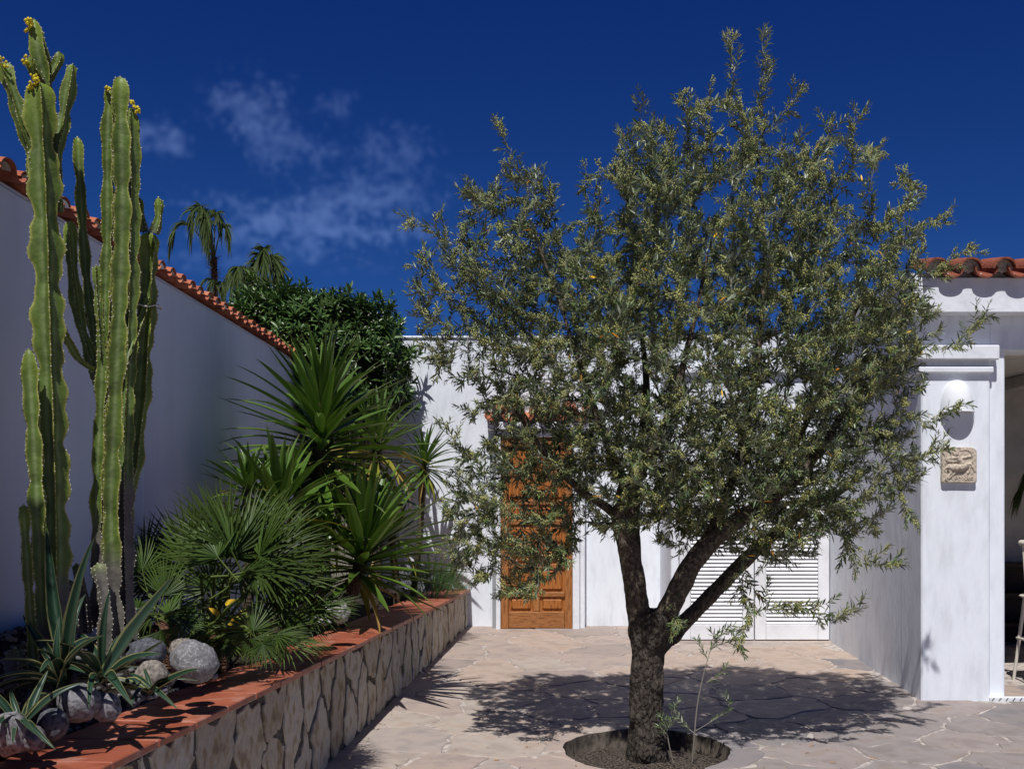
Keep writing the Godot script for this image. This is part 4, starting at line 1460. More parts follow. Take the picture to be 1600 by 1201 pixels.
	for k in 20:
		ring.append(cc + Vector3(cos(TAU * k / 19.0) * 0.068, 0.006 * sin(k * 1.3), sin(TAU * k / 19.0) * 0.068))
		rr.append(0.0035)
	tie.tube(ring, rr, 6)
	tie.tube(PackedVector3Array([cc + Vector3(-0.068, 0, 0), at(206, 494, 5.36) - base]), PackedFloat32Array([0.0035, 0.0035]), 6)
	part("tying_cord", tie.mesh(), mat("pale cord", lin(0.5, 0.48, 0.42), 0.9), c)

# ------------------------------------------------------------------ long leaves
func blade(length: float, width: float, fold: float, droop: float, twist: float, base_w: float, colf: Callable, segs := 8, peak := 0.35) -> ArrayMesh:
	# a leaf along +y whose upper side is +z: folded along the middle, bending back under its weight
	var b := MB.new()
	for half in [-1.0, 1.0]:
		b.grid(2, segs, func(u: float, v: float) -> Vector3:
			var w := width * 0.5 * (lerpf(base_w, 1.0, smoothstep(0.0, peak, v)) if v < peak else pow(maxf(0.0, 1.0 - (v - peak) / (1.0 - peak)), 0.72))
			var x: float = half * w * u
			var z := fold * absf(x)
			var ang := droop * v * v
			var y := length * v * (1.0 - 0.22 * absf(droop) * v * v)
			var tw := twist * v
			var xx := x * cos(tw) - z * sin(tw)
			var zz := x * sin(tw) + z * cos(tw)
			return Vector3(xx, y, zz - sin(ang) * length * v * 0.62), false, func(u: float, v: float) -> Color: return colf.call(u, v))
	return b.mesh()

func agave_leaf(length: float, width: float, arch: float, sd: int) -> ArrayMesh:
	var b := MB.new()
	var shape := func(x: float, v: float, lower: float) -> Vector3:
		var w := width * 0.5 * (lerpf(0.62, 1.0, smoothstep(0.0, 0.45, v)) if v < 0.45 else pow(maxf(0.0, 1.0 - (v - 0.45) / 0.55), 0.62))
		var z := 0.95 * w * x * x - lower * 0.012 * (1.0 - x * x) * (1.0 - v) - lower * 0.002
		var ang := arch * v * v
		return Vector3(w * x + 0.012 * sin(v * 5.0 + sd), length * v * (1.0 - 0.2 * absf(arch) * v), z - sin(ang) * length * v * 0.6)
	var green := func(u: float, v: float) -> Color:
		var k := 0.5 + 0.5 * sin(u * 40.0)
		return Color(0.016, 0.042, 0.026).lerp(Color(0.032, 0.070, 0.036), k * 0.5 + 0.25 * v)
	var cream := func(_u: float, v: float) -> Color: return Color(0.28, 0.275, 0.12).lerp(Color(0.2, 0.12, 0.06), clampf((v - 0.93) * 14.0, 0.0, 1.0))
	for side in [0.0, 1.0]:
		b.grid(8, 16, func(u: float, v: float) -> Vector3: return shape.call(lerpf(-0.86, 0.86, u), v, side), false, green)
		for s in [-1.0, 1.0]:
			b.grid(1, 32, func(u: float, v: float) -> Vector3:
				var tooth := 0.10 * maxf(0.0, sin(v * 100.0)) * (1.0 - v) if u > 0.5 else 0.0
				return shape.call(s * (lerpf(0.86, 1.0, u) + tooth), v, side), false, cream)
	return b.mesh()

func agaves() -> void:
	rng.seed = 717
	var kinds := []
	for k in 5:
		kinds.append(agave_leaf(1.0, [0.145, 0.13, 0.16, 0.135, 0.12][k], [0.25, 0.55, -0.1, 1.0, 1.5][k], k))
	# [label, foot u, v, depth, [tip u, v, depth, width, kind] ...]
	var plants := [
		["striped agave with tall twisting leaves at the foot of the cactus", 98, 1062, 4.6, [[70, 842, 4.7, 0.62, 2], [146, 850, 4.6, 0.6, 0], [128, 925, 4.75, 0.9, 1], [86, 955, 4.55, 0.9, 3], [165, 985, 4.45, 0.8, 1], [128, 1040, 4.4, 0.9, 3], [40, 960, 4.7, 0.9, 0], [60, 1010, 4.4, 0.9, 1], [112, 1000, 4.9, 0.8, 2], [30, 1035, 4.55, 0.8, 3]]],
		["striped agave with one long leaf slanting up towards the fan palm", 160, 1056, 4.72, [[265, 905, 4.8, 0.85, 2], [173, 925, 4.7, 0.7, 0], [128, 1010, 4.5, 0.8, 1], [250, 1013, 4.6, 1.15, 1], [222, 1030, 4.7, 0.8, 1], [204, 1088, 4.42, 0.9, 3], [186, 990, 4.85, 0.9, 0], [252, 995, 4.75, 0.45, 2], [140, 1098, 4.42, 0.8, 3]]],
		["low striped agave sprawling over the coping between the pale boulders", 236, 1078, 4.95, [[308, 1043, 4.85, 1.1, 0], [278, 1090, 4.75, 0.8, 4], [312, 1052, 4.9, 0.5, 4], [205, 1100, 4.75, 0.9, 4], [200, 1050, 5.05, 0.8, 1], [222, 1032, 5.05, 0.7, 0]]],
		["striped agave in the front left corner among dark stones", 32, 1128, 4.35, [[125, 1064, 4.4, 1.1, 1], [100, 1076, 4.4, 0.7, 1], [78, 1150, 4.15, 0.8, 4], [64, 1048, 4.5, 1.0, 2], [18, 1075, 4.45, 1.0, 1], [-20, 1062, 4.35, 1.0, 0], [48, 1125, 4.1, 0.8, 3], [14, 1118, 4.2, 0.7, 3], [-30, 1110, 4.2, 0.9, 1]]],
	]
	for p in plants:
		var foot := at(p[1], p[2], p[3])
		var root := thing("striped_agave", p[0], "agave", foot)
		for l in p[4]:
			var tip := at(l[0], l[1], l[2]) - foot
			var ln := tip.length()
			var up := Vector3(0, 1, 0) * 0.8 + Vector3(0, 0, 1) * 0.7 - tip.normalized() * 0.3
			var bend: float = [0.25, 0.55, -0.1, 1.0, 1.5][l[4]]
			# the tip sinks by the bend, so the leaf sets out a little higher
			var xf := leaf_xf(Vector3(rf(-0.015, 0.015), rf(-0.03, 0.0), rf(-0.015, 0.015)), tip, up, Vector3.ONE)
			var dir := (tip + xf.basis.z * sin(bend) * ln * 0.5).normalized()
			xf = leaf_xf(xf.origin, dir, up, Vector3(ln * l[3] * 0.9 + 0.03, ln * 1.12, ln * 0.9))
			part("leaf", kinds[l[4]], M.agave_leaf, root, xf)
		# the lower whorl, arching out on every side
		for k in 15:
			var az := k * 0.7 + rf(-0.2, 0.2)
			var el := rf(0.15, 0.85)
			var dir := Vector3(cos(az) * cos(el), sin(el), sin(az) * cos(el) * 0.8).normalized()
			var ln := rf(0.18, 0.38)
			if (foot + dir * ln).x < -2.32 or (foot + dir * ln).x > face_x(-foot.z) - 0.2:
				continue
			part("leaf", kinds[[1, 3, 4][k % 3]], M.agave_leaf, root, leaf_xf(Vector3(0, -0.02, 0), dir, Vector3(0, 1, 0.2), Vector3(ln * 0.95, ln * 1.1, ln)))

# ------------------------------------------------------------------ stones in the bed
func boulders() -> void:
	rng.seed = 88
	# name, label, u, v, depth, half sizes in pixels (across, up), material, tilt
	var list := [
		["boulder", "large round grey boulder netted with white veins on the coping edge", 303, 1034, 5.35, 38, 33, "veined", 0.35],
		["boulder", "tan boulder peeping out behind the white veined boulder", 287, 1016, 5.5, 24, 19, 1, 0.2],
		["boulder", "dark blue grey boulder behind the long agave leaf", 228, 1020, 5.25, 36, 23, 2, -0.1],
		["boulder", "speckled cream boulder beneath the sprawling agave", 236, 1056, 5.1, 26, 25, 1, 0.1],
		["boulder", "big half shaded grey boulder beneath the tall twisting agave", 122, 1098, 4.6, 34, 30, 3, 0.15],
		["boulder", "small pale grey boulder right of the big half shaded one", 164, 1104, 4.66, 26, 22, 3, 0.6],
		["boulder", "smooth dark slate boulder tucked under the agave foot", 103, 1058, 4.75, 30, 16, 2, 0.1],
		["boulder", "large grey boulder at the bottom left corner of the bed", 14, 1146, 4.28, 32, 34, 3, -0.2],
		["boulder", "pale cracked boulder beside the bottom left grey boulder", 48, 1152, 4.3, 26, 18, 0, 0.5],
		["boulder", "dark rounded boulder half hidden behind the corner agave", 80, 1132, 4.45, 25, 26, 2, 0.2],
		["boulder", "grey stone wedged at the cactus foot", 60, 1090, 4.62, 20, 16, 0, 0.2],
		["boulder", "small dark stone next to the speckled cream boulder", 262, 1062, 5.2, 12, 10, 2, 0.2],
		["white_rock", "upright white rock at the fan palm's foot near the coping", 526, 956, 7.9, 20, 17, 4, 0.3],
		["white_rock", "flat white rock lying left of the upright white rock", 494, 968, 7.7, 30, 10, 4, 0.1],
		["white_rock", "pale rock in the shade beneath the yucca by the coping", 612, 918, 9.3, 13, 9, 4, 0.1],
	]
	for k in list.size():
		var r: Array = list[k]
		var c := at(r[2], r[3], r[4])
		var s: float = r[4] / FOCAL
		var b := MB.new()
		blob(b, Vector3.ZERO, Vector3(r[5] * s, r[6] * s, (r[5] * 0.6 + r[6] * 0.4) * s), Basis(Vector3.BACK, -r[8]) * Basis(Vector3.UP, k * 1.1), 0.16 if r[0] == "boulder" else 0.35, 20 + k, 30, 18, 1.3)
		var m: Material = M.veined if r[7] is String else M.rock[r[7]]
		whole(r[0], b.mesh(), m, r[1], "boulder" if r[0] == "boulder" else "rock", "", Transform3D(Basis(), c))
	var pebbles := [[232, 1088, 5.02, 8, "pale"], [221, 1090, 5.0, 7, "grey"], [241, 1086, 5.06, 7, "pale grey"], [213, 1094, 4.95, 9, "dark"], [255, 1078, 5.1, 8, "dark grey"], [226, 1080, 5.06, 8, "slate"], [205, 1100, 4.9, 8, "black"], [334, 1056, 5.5, 7, "charcoal"]]
	for k in pebbles.size():
		var r: Array = pebbles[k]
		var c := at(r[0], r[1], r[2])
		c.y = maxf(c.y, COPE_Y + 0.0)
		var b := MB.new()
		var q: float = r[3] * r[2] / FOCAL
		blob(b, Vector3.ZERO, Vector3(q, q * 0.72, q * 0.9), Basis(Vector3.UP, k * 1.7), 0.12, 50 + k, 14, 9)
		whole("pebble", b.mesh(), M.rock[[3, 0, 3, 2, 0, 2, 2, 0][k]], ["pale pebble at the tip of the drooping agave leaf", "grey pebble left of the pale pebble by the coping", "pale grey pebble below the speckled cream boulder", "dark pebble against the coping left of the others", "dark grey pebble right of the speckled cream boulder's foot", "slate pebble behind the pale pebble", "black pebble under the agave leaf at the coping", "charcoal pebble at the right foot of the veined boulder"][k], "pebble", "pebbles along the coping", Transform3D(Basis(), c))
	# loose gravel over the bed between the boulders
	var g := MB.new()
	blob(g, Vector3.ZERO, Vector3(1, 0.7, 0.9), Basis(), 0.2, 9, 8, 5)
	var xfs := []
	var cols := []
	for k in 900:
		var z := rf(3.6, 6.6)
		var x := rf(-2.38, face_x(z) - 0.40)
		var s := rf(0.008, 0.022)
		xfs.append(Transform3D(Basis(Vector3.UP, rf(0, TAU)).scaled(Vector3.ONE * s), Vector3(x, soil_y(x, z) + s * 0.2, -z)))
		var t := rf(0.06, 0.22)
		cols.append(Color(t, t * 0.97, t * 0.95))
	var gm := many("gravel", g.mesh(), mat("gravel", Color.WHITE, 0.9, null, Vector3.ONE, null, 0.0, true), self, xfs, cols)
	tag(gm, "loose grey gravel between the boulders and agaves", "gravel")

# ------------------------------------------------------------------ fan palms
func fan_leaf(stalk: float, radius: float, spread: float, segs: int, sd: int, cup: float) -> ArrayMesh:
	# stalk along +y, then narrow pleated fingers in a fan whose upper side is +z
	rng.seed = sd
	var b := MB.new()
	b.tube(PackedVector3Array([Vector3.ZERO, Vector3(0, stalk * 0.5, -0.012), Vector3(0, stalk, 0)]), PackedFloat32Array([0.008, 0.006, 0.0045]), 6, Color(0.10, 0.14, 0.03))
	for k in segs:
		var f := (float(k) / (segs - 1) - 0.5) * 2.0
		var a := f * spread + rf(-0.03, 0.03)
		var ln := radius * (1.0 - 0.22 * f * f) * rf(0.9, 1.05)
		var dir := Vector3(sin(a), cos(a), -cup * (1.0 - cos(a * 0.6)) + rf(-0.10, 0.10)).normalized()
		var side := dir.cross(Vector3(0, 0, 1)).normalized()
		var nrm := side.cross(dir).normalized()
		var w := radius * spread / segs * 0.36
		var tone: float = rf(0.8, 1.2) * [1.0, 0.72, 1.25, 0.85, 1.1, 0.62][sd % 6]
		var c0 := Color(0.040 * tone, 0.080 * tone, 0.014 * tone)
		var c1 := Color(0.074 * tone, 0.112 * tone, 0.024 * tone)
		var droop := rf(0.02, 0.20)
		for half in [-1.0, 1.0]:
			var s := b.v.size()
			for j in 6:
				var t := j / 5.0
				var ww: float = w * (t / 0.42 if t < 0.42 else pow(maxf(0.0, 1.0 - (t - 0.42) / 0.58), 0.8)) + 0.0006
				var p: Vector3 = Vector3(0, stalk, 0) + dir * (ln * t) - nrm * (droop * ln * t * t * t) + Vector3(0, 0, 0.0)
				var q: Vector3 = p + side * (half * ww) + nrm * (ww * 0.55)
				var nn: Vector3 = (nrm - side * half * 0.5).normalized()
				var col := c0.lerp(c1, t)
				b.vert(p, nn, col)
				b.vert(q, nn, col)
			for j in 5:
				b.tri(s + 2 * j, s + 2 * j + 1, s + 2 * j + 3)
				b.tri(s + 2 * j, s + 2 * j + 3, s + 2 * j + 2)
	return b.mesh()

func fan_palms() -> void:
	var kinds := []
	for k in 6:
		kinds.append(fan_leaf(0.30, 0.40, [1.75, 1.5, 1.95, 1.6, 1.25, 1.85][k], [29, 26, 31, 27, 24, 29][k], 500 + k, [0.3, 0.6, 0.1, 0.5, 0.8, 0.4][k]))
	rng.seed = 1212
	# [label, foot, [hub u, v, depth, radius px, towards (u, v) px, facing x, y, z] ...]
	var plants := [
		["large dwarf fan palm with dark fronds against the boundary wall", at(345, 985, 6.9), [
			[298, 882, 7.0, 122, -70, -110, 0.5, 0.5, 0.8], [300, 880, 7.1, 130, 40, -150, 0.4, 0.2, 0.9], [405, 868, 6.8, 150, 60, -120, -0.2, 0.4, 0.9], [420, 880, 6.7, 130, 150, -60, -0.1, 0.7, 0.7], [362, 862, 6.75, 150, -60, -120, 0.6, 0.1, 0.8],
			[360, 870, 6.9, 140, 10, -150, 0.1, 0.3, 0.9], [350, 850, 7.2, 130, 30, -130, 0.0, 0.2, 0.9], [270, 870, 7.2, 100, -90, -60, 0.4, 0.7, 0.7], [240, 900, 7.1, 95, -60, -90, 0.4, 0.5, 0.8], [300, 945, 6.75, 100, -90, 20, 0.2, 0.9, 0.5],
			[305, 950, 6.7, 100, -30, 60, 0.2, 0.6, 0.8], [375, 900, 6.65, 110, 40, -30, -0.2, 0.8, 0.6], [440, 900, 6.75, 120, 140, 0, -0.1, 0.9, 0.5], [420, 860, 7.1, 130, 110, -100, -0.2, 0.5, 0.8], [330, 920, 6.9, 90, -20, -90, 0.2, 0.3, 0.9],
			[250, 930, 7.0, 90, -80, -20, 0.3, 0.8, 0.5], [385, 845, 7.0, 125, 60, -120, -0.1, 0.3, 0.9], [330, 860, 7.25, 120, -30, -140, 0.1, 0.1, 1.0], [225, 870, 7.3, 90, -40, -100, 0.4, 0.4, 0.8], [470, 880, 7.0, 95, 120, -50, 0, 0.8, 0.6],
			[390, 880, 7.0, 150, 120, -130, -0.3, 0.4, 0.9], [400, 890, 6.6, 140, 140, -20, -0.1, 0.8, 0.6], [340, 870, 6.6, 120, -90, -90, 0.4, 0.3, 0.9], [285, 915, 6.9, 105, -80, -60, 0.3, 0.7, 0.7]]],
		["low fan palm spilling its fronds over the red coping", at(400, 1010, 6.5), [
			[392, 998, 6.25, 65, 10, 60, 0.1, 0.6, 0.8], [430, 992, 6.35, 70, 70, -10, 0.0, 0.9, 0.5], [395, 985, 6.3, 70, -30, -70, 0.2, 0.3, 0.9], [480, 948, 6.9, 75, 30, -80, 0.0, 0.4, 0.9], [482, 950, 6.85, 95, 110, -10, 0.0, 0.8, 0.5],
			[470, 960, 6.8, 80, 80, 60, 0.0, 0.8, 0.6], [440, 1000, 6.4, 80, 80, 25, 0.0, 0.9, 0.5], [445, 980, 6.6, 80, 20, -90, 0.0, 0.3, 0.9], [360, 1005, 6.25, 60, -50, 30, 0.1, 0.8, 0.6], [430, 960, 6.8, 80, -40, -80, 0.2, 0.4, 0.9],
			[465, 1000, 6.5, 70, 70, 10, 0.0, 0.9, 0.4], [410, 1005, 6.2, 60, 50, 50, -0.1, 0.7, 0.7], [375, 985, 6.4, 60, -60, -10, 0.2, 0.8, 0.6], [500, 955, 7.0, 80, 90, -40, 0.0, 0.7, 0.7], [420, 930, 6.9, 80, 50, -60, 0, 0.6, 0.8], [340, 1000, 6.3, 55, -20, 40, 0.1, 0.8, 0.6]]],
		["shaded fan palm in the gap behind the cactus foot", at(232, 985, 6.3), [
			[222, 890, 6.5, 80, -30, -90, 0.3, 0.5, 0.8], [205, 900, 6.5, 75, -60, -60, 0.3, 0.6, 0.8], [262, 960, 6.3, 80, 60, -20, 0.1, 0.7, 0.6], [240, 960, 6.2, 80, -60, 10, 0.2, 0.8, 0.6], [255, 930, 6.4, 85, 20, -90, 0.1, 0.4, 0.9], [215, 950, 6.3, 75, -70, -20, 0.2, 0.8, 0.6], [280, 975, 6.2, 70, 70, 20, 0.0, 0.8, 0.6], [250, 985, 6.05, 65, 10, 40, 0.0, 0.8, 0.6]]],
	]
	for p in plants:
		var foot: Vector3 = p[1]
		foot.x = minf(foot.x, face_x(-foot.z) - 0.52)
		foot.y = soil_y(foot.x, -foot.z)
		var root := thing("fan_palm", p[0], "palm", foot)
		var b := MB.new()
		for k in 3:
			blob(b, Vector3(rf(-0.12, 0.12), 0.06, rf(-0.1, 0.1)), Vector3(0.07, 0.16, 0.07), Basis(Vector3.BACK, rf(-0.4, 0.4)), 0.3, 70 + k, 14, 10, 3.0)
		part("trunk", b.mesh(), M.palm_trunk, root)
		var i := 0
		for l in p[2]:
			var hub := at(l[0], l[1], l[2]) - foot
			var s: float = l[3] * 0.84 * l[2] / FOCAL
			# fan of reach s about the hub, its stalk running back to the palm's foot
			var d2 := Vector2(l[4], -l[5]).normalized()
			var dir := Vector3(d2.x, d2.y, rf(-0.25, 0.25)).normalized()
			var face := Vector3(l[6] + rf(-0.5, 0.5), l[7] + rf(0.0, 0.6), l[8] * rf(0.5, 1.0)).normalized()
			var kind: int = i % 6
			var sc: float = s / 0.40
			var xf := leaf_xf(hub - dir * 0.30 * sc, dir, face, Vector3.ONE * sc)
			var st := MB.new()
			var root_p := Vector3(rf(-0.08, 0.08), 0.1, rf(-0.06, 0.06))
			var q := smooth_path([root_p, root_p.lerp(xf.origin, 0.55) + Vector3(0, 0.05, 0), xf.origin, hub - dir * 0.25 * sc], 0.08)
			var rr := PackedFloat32Array()
			for e in q.size():
				rr.append(lerpf(0.011, 0.007, float(e) / q.size()))
			st.tube(q, rr, 6, Color(0.10, 0.14, 0.03))
			var fr := part("frond", kinds[kind], M.fan_leaf, root, xf)
			part("stalk", st.mesh(), M.fan_leaf, root)
			i += 1
	# a few yellowed leaves caught at the foot
	var y := thing("yellow_leaves", "cluster of bright yellow withered leaves low in the fan palm", "leaves", at(352, 975, 6.55))
	for k in 7:
		var lf := blade(0.075, 0.034, 0.3, rf(0.2, 1.0), 0.3, 0.4, func(_u: float, v: float) -> Color: return Color(0.62, 0.42, 0.02).lerp(Color(0.5, 0.2, 0.02), v * 0.5), 5)
		part("leaf", lf, M.dead_leaf, y, leaf_xf(at(352 + [-10, 0, 14, 24, 6, -8, 18][k], 965 + [-4, -20, 14, 12, 20, 16, -2][k], 6.5 + 0.03 * k) - y.position, Vector3(rf(-1, 1), rf(-0.6, 1), rf(0, 0.5)), Vector3(0, 0.6, 1), Vector3.ONE))

# ------------------------------------------------------------------ yuccas
func yuccas() -> void:
	var kinds := []
	for k in 6:
		var tone: float = [1.0, 0.85, 1.15, 0.95, 1.05, 0.9][k]
		kinds.append(blade(1.0, [0.105, 0.112, 0.100, 0.110, 0.102, 0.098][k], 0.42, [0.0, 0.1, 0.22, 0.05, 0.4, 0.15][k], [0.1, -0.2, 0.3, -0.1, 0.2, -0.3][k], 0.55, func(u: float, v: float) -> Color:
			var c := Color(0.072, 0.15, 0.020) * tone
			c = c.lerp(Color(0.14, 0.205, 0.04) * tone, smoothstep(0.55, 1.0, u) * 0.8)
			return c.lerp(Color(0.16, 0.17, 0.05), smoothstep(0.85, 1.0, v)), 9, 0.38))
	var withered := blade(1.0, 0.075, 0.5, 0.6, 0.4, 0.6, func(_u: float, v: float) -> Color: return Color(0.30, 0.24, 0.06).lerp(Color(0.36, 0.22, 0.06), v), 7)
	var ylw := blade(1.0, 0.085, 0.4, 0.4, 0.2, 0.55, func(u: float, v: float) -> Color: return Color(0.16, 0.20, 0.02).lerp(Color(0.33, 0.27, 0.04), v * 0.8 + 0.2 * u), 8)
	# label, foot (u, v, depth), head bottom (u, v, depth), head top, leaf length, count, lowest angle, kind of head, seed
	var list := [
		["big yucca in front of the oleander with a broad head of long dark green leaves", [492, 975, 9.5], [494, 780, 9.45], [505, 622, 9.45], 0.88, 140, -0.62, 0.06, 1],
		["small single stemmed yucca leaning against the sunlit back wall", [644, 930, 12.55], [662, 742, 12.5], [664, 712, 12.5], 0.52, 62, -0.95, 0.16, 2],
		["yucca with yellowing leaves behind the big yucca", [585, 940, 11.4], [588, 735, 11.3], [590, 675, 11.3], 0.72, 64, -1.0, 0.5, 3],
		["low yucca with upright sword leaves in front of the big yucca", [432, 960, 8.6], [436, 815, 8.5], [438, 780, 8.5], 0.68, 50, 0.1, 0.04, 4],
		["low spreading yucca overhanging the coping with bright leaves", [560, 950, 9.2], [556, 908, 9.15], [572, 835, 9.15], 0.90, 90, -0.4, 0.04, 5],
		["little spiky yucca against the boundary wall above the fan palm", [384, 900, 8.4], [386, 770, 8.4], [387, 752, 8.4], 0.40, 34, 0.0, 0.15, 6],
		["young yucca deep in the bed between the big and the small yucca", [618, 940, 11.6], [612, 850, 11.5], [614, 830, 11.5], 0.55, 40, -0.6, 0.1, 7],
		["dark yucca filling the gap below the big yucca", [500, 960, 8.9], [486, 868, 8.9], [488, 845, 8.9], 0.5, 40, -0.4, 0.08, 8],
	]
	for y in list:
		rng.seed = 4000 + y[8]
		var foot := at(y[1][0], y[1][1], y[1][2])
		foot.x = minf(foot.x, face_x(y[1][2]) - 0.44)
		foot.y = minf(foot.y, soil_y(foot.x, y[1][2]) + 0.0)
		var h0 := at(y[2][0], y[2][1], y[2][2]) - foot
		var h1 := at(y[3][0], y[3][1], y[3][2]) - foot
		var root := thing("yucca", y[0], "yucca", foot)
		var b := MB.new()
		var path := smooth_path([Vector3(0, -0.05, 0), h0 * 0.5 + Vector3(0.02, 0, 0.02), h0, h1], 0.06)
		var rr := PackedFloat32Array()
		var thick: float = 0.055 if y[4] > 0.7 else (0.032 if y[8] == 2 else 0.04)
		for e in path.size():
			rr.append(thick * lerpf(1.15, 0.8, float(e) / path.size()) * (1.0 + 0.1 * sin(e * 2.3)))
		b.tube(path, rr, 12)
		part("trunk", b.mesh(), M.yucca_trunk, root)
		var n: int = y[5]
		for k in n:
			var f := (k + 0.5) / n                      # 0 at the foot of the head, 1 at its tip
			var az := k * 2.39996 + rf(-0.2, 0.2)
			var el := lerpf(y[6], 1.42, pow(f, 1.45 if y[8] == 1 else 1.1)) + rf(-0.1, 0.1)
			var ln: float = y[4] * rf(0.85, 1.08) * (0.72 + 0.28 * sin(PI * clampf(f * 0.9 + 0.12, 0.0, 1.0)))
			var dir := Vector3(cos(az) * cos(el), sin(el), sin(az) * cos(el))
			var base := h0.lerp(h1, f) + Vector3(dir.x, 0, dir.z) * thick * 0.8
			# leaves that would run into a wall are bent along it
			var tip := foot + base + dir * ln
			if tip.x < -2.36:
				dir.x += (-2.36 - tip.x) / ln
				dir.z += rf(0.0, 0.3)
				dir = dir.normalized()
			if tip.z < -13.12:
				dir.z += (-13.12 - tip.z) / ln
				dir = dir.normalized()
			var old: bool = f < y[7]
			var me: Mesh = kinds[rng.randi() % 6]
			if old:
				me = withered if rng.randf() < 0.35 else ylw
			var up := Vector3(0, 1, 0) - Vector3(dir.x, 0, dir.z) * 0.3
			part("leaf", me, M.yucca_leaf, root, leaf_xf(base, dir, up, Vector3(ln * rf(0.9, 1.1), ln, ln)))

# ------------------------------------------------------------------ oleander, herb, distant palms
func oleander(label: String, foot: Vector3, c: Vector3, r: Vector3, most: int, sd: int) -> Node3D:
	rng.seed = sd
	var root := thing("oleander_shrub", label, "shrub", foot)
	# whorls of lance shaped leaves at the shoot ends
	var whorls := []
	for w in 4:
		var b := MB.new()
		for k in 15:
			var f := k / 15.0
			var az := k * 2.39996
			var el := lerpf(-0.25, 1.25, f)
			var ln := rf(0.085, 0.125) * (1.0 - 0.35 * f)
			var dir := Vector3(cos(az) * cos(el), sin(el), sin(az) * cos(el))
			var xf := leaf_xf(Vector3(0, -0.06 + 0.08 * f, 0), dir, Vector3.UP, Vector3.ONE)
			var tone := rf(0.75, 1.3)
			var s := b.v.size()
			for j in 5:
				var t := j / 4.0
				var ww: float = 0.0105 * [0.25, 0.9, 1.0, 0.65, 0.04][j]
				for x in [-1.0, 0.0, 1.0]:
					var nn := (Vector3(-x * 0.35, 0.15 * t, 1.0)).normalized()
					b.vert(xf * Vector3(x * ww, ln * t, absf(x) * ww * 0.45 - 0.018 * t * t), (xf.basis * nn).normalized(), (Color(0.052, 0.108, 0.026) if x != 0.0 else Color(0.08, 0.145, 0.04)) * tone)
			for j in 4:
				for i in 2:
					var a := s + j * 3 + i
					b.tri(a, a + 1, a + 4)
					b.tri(a, a + 4, a + 3)
		whorls.append(b.mesh())
	var xfs := [[], [], [], []]
	var cols := [[], [], [], []]
	var tips := []
	wob.seed = 71
	wob.frequency = 1.0
	var n := 0
	var guard := 0
	while n < most and guard < 20000:
		guard += 1
		var d := Vector3(rf(-1, 1), rf(-1, 1), rf(-1, 1))
		if d.length() > 1.0 or d.length() < 0.1:
			continue
		d = d.normalized() * pow(rng.randf(), 0.28)
		var lump := 1.0 + 0.34 * wob.get_noise_3dv(d * 2.4) + 0.16 * wob.get_noise_3dv(d * 8.0)
		var p := c + d * r * lump
		if p.z < -13.12 and p.y < 3.93:
			continue
		if p.x < -2.33 and p.x > -2.82 and p.y < 3.68:
			continue
		if p.x < -2.4 and p.y < 3.3:
			continue
		var dir := (d * 0.9 + Vector3(0, 0.75, 0) + Vector3(rf(-0.5, 0.5), rf(-0.3, 0.5), rf(-0.5, 0.5))).normalized()
		var s := rf(0.9, 1.5)
		var xf := leaf_xf(p, dir, Vector3(rf(-1, 1), 0.2, rf(-1, 1)), Vector3.ONE * s)
		var k := rng.randi() % 4
		xfs[k].append(xf)
		var t := rf(0.75, 1.25)
		cols[k].append(Color(t * rf(0.9, 1.15), t, t * rf(0.85, 1.0)))
		if n % 9 == 0:
			tips.append(p)
		n += 1
	var stems := MB.new()
	for t in tips:
		var q: Vector3 = t - foot
		var path := smooth_path([Vector3(rf(-0.1, 0.1), -0.05, rf(-0.1, 0.1)), Vector3(q.x * 0.35, q.y * 0.5, q.z * 0.35), q], 0.16)
		# stems stay on the court side of the wall until they are above it
		var rr := PackedFloat32Array()
		for e in path.size():
			rr.append(lerpf(0.016, 0.004, float(e) / path.size()))
			var w := path[e] + foot
			if w.y < 3.72 and w.x < -2.30:
				path[e] = Vector3(-2.30, w.y, w.z) - foot
		stems.tube(path, rr, 5, Color.WHITE, false)
	part("stems", stems.mesh(), M.twig, root)
	var crown := Node3D.new()
	crown.name = "crown"
	root.add_child(crown)
	for k in 4:
		var loc := []
		for x in xfs[k]:
			loc.append(Transform3D(x.basis, x.origin - foot))
		many("foliage", whorls[k], M.oleander_leaf, crown, loc, cols[k])
	# white buds and seed heads scattered over it
	var b := MB.new()
	for k in most / 9:
		var d := Vector3(rf(-1, 1), rf(-0.4, 1), rf(-0.2, 1)).normalized()
		var p := c + d * r * rf(0.92, 1.06)
		if (p.z < -13.1 and p.y < 3.9) or (p.x < -2.33 and p.y < 3.7):
			continue
		b.ball(p - foot, rf(0.006, 0.011), Color(0.5, 0.49, 0.42))
	stuff(part("white_buds", b.mesh(), M.spine, root))
	return root

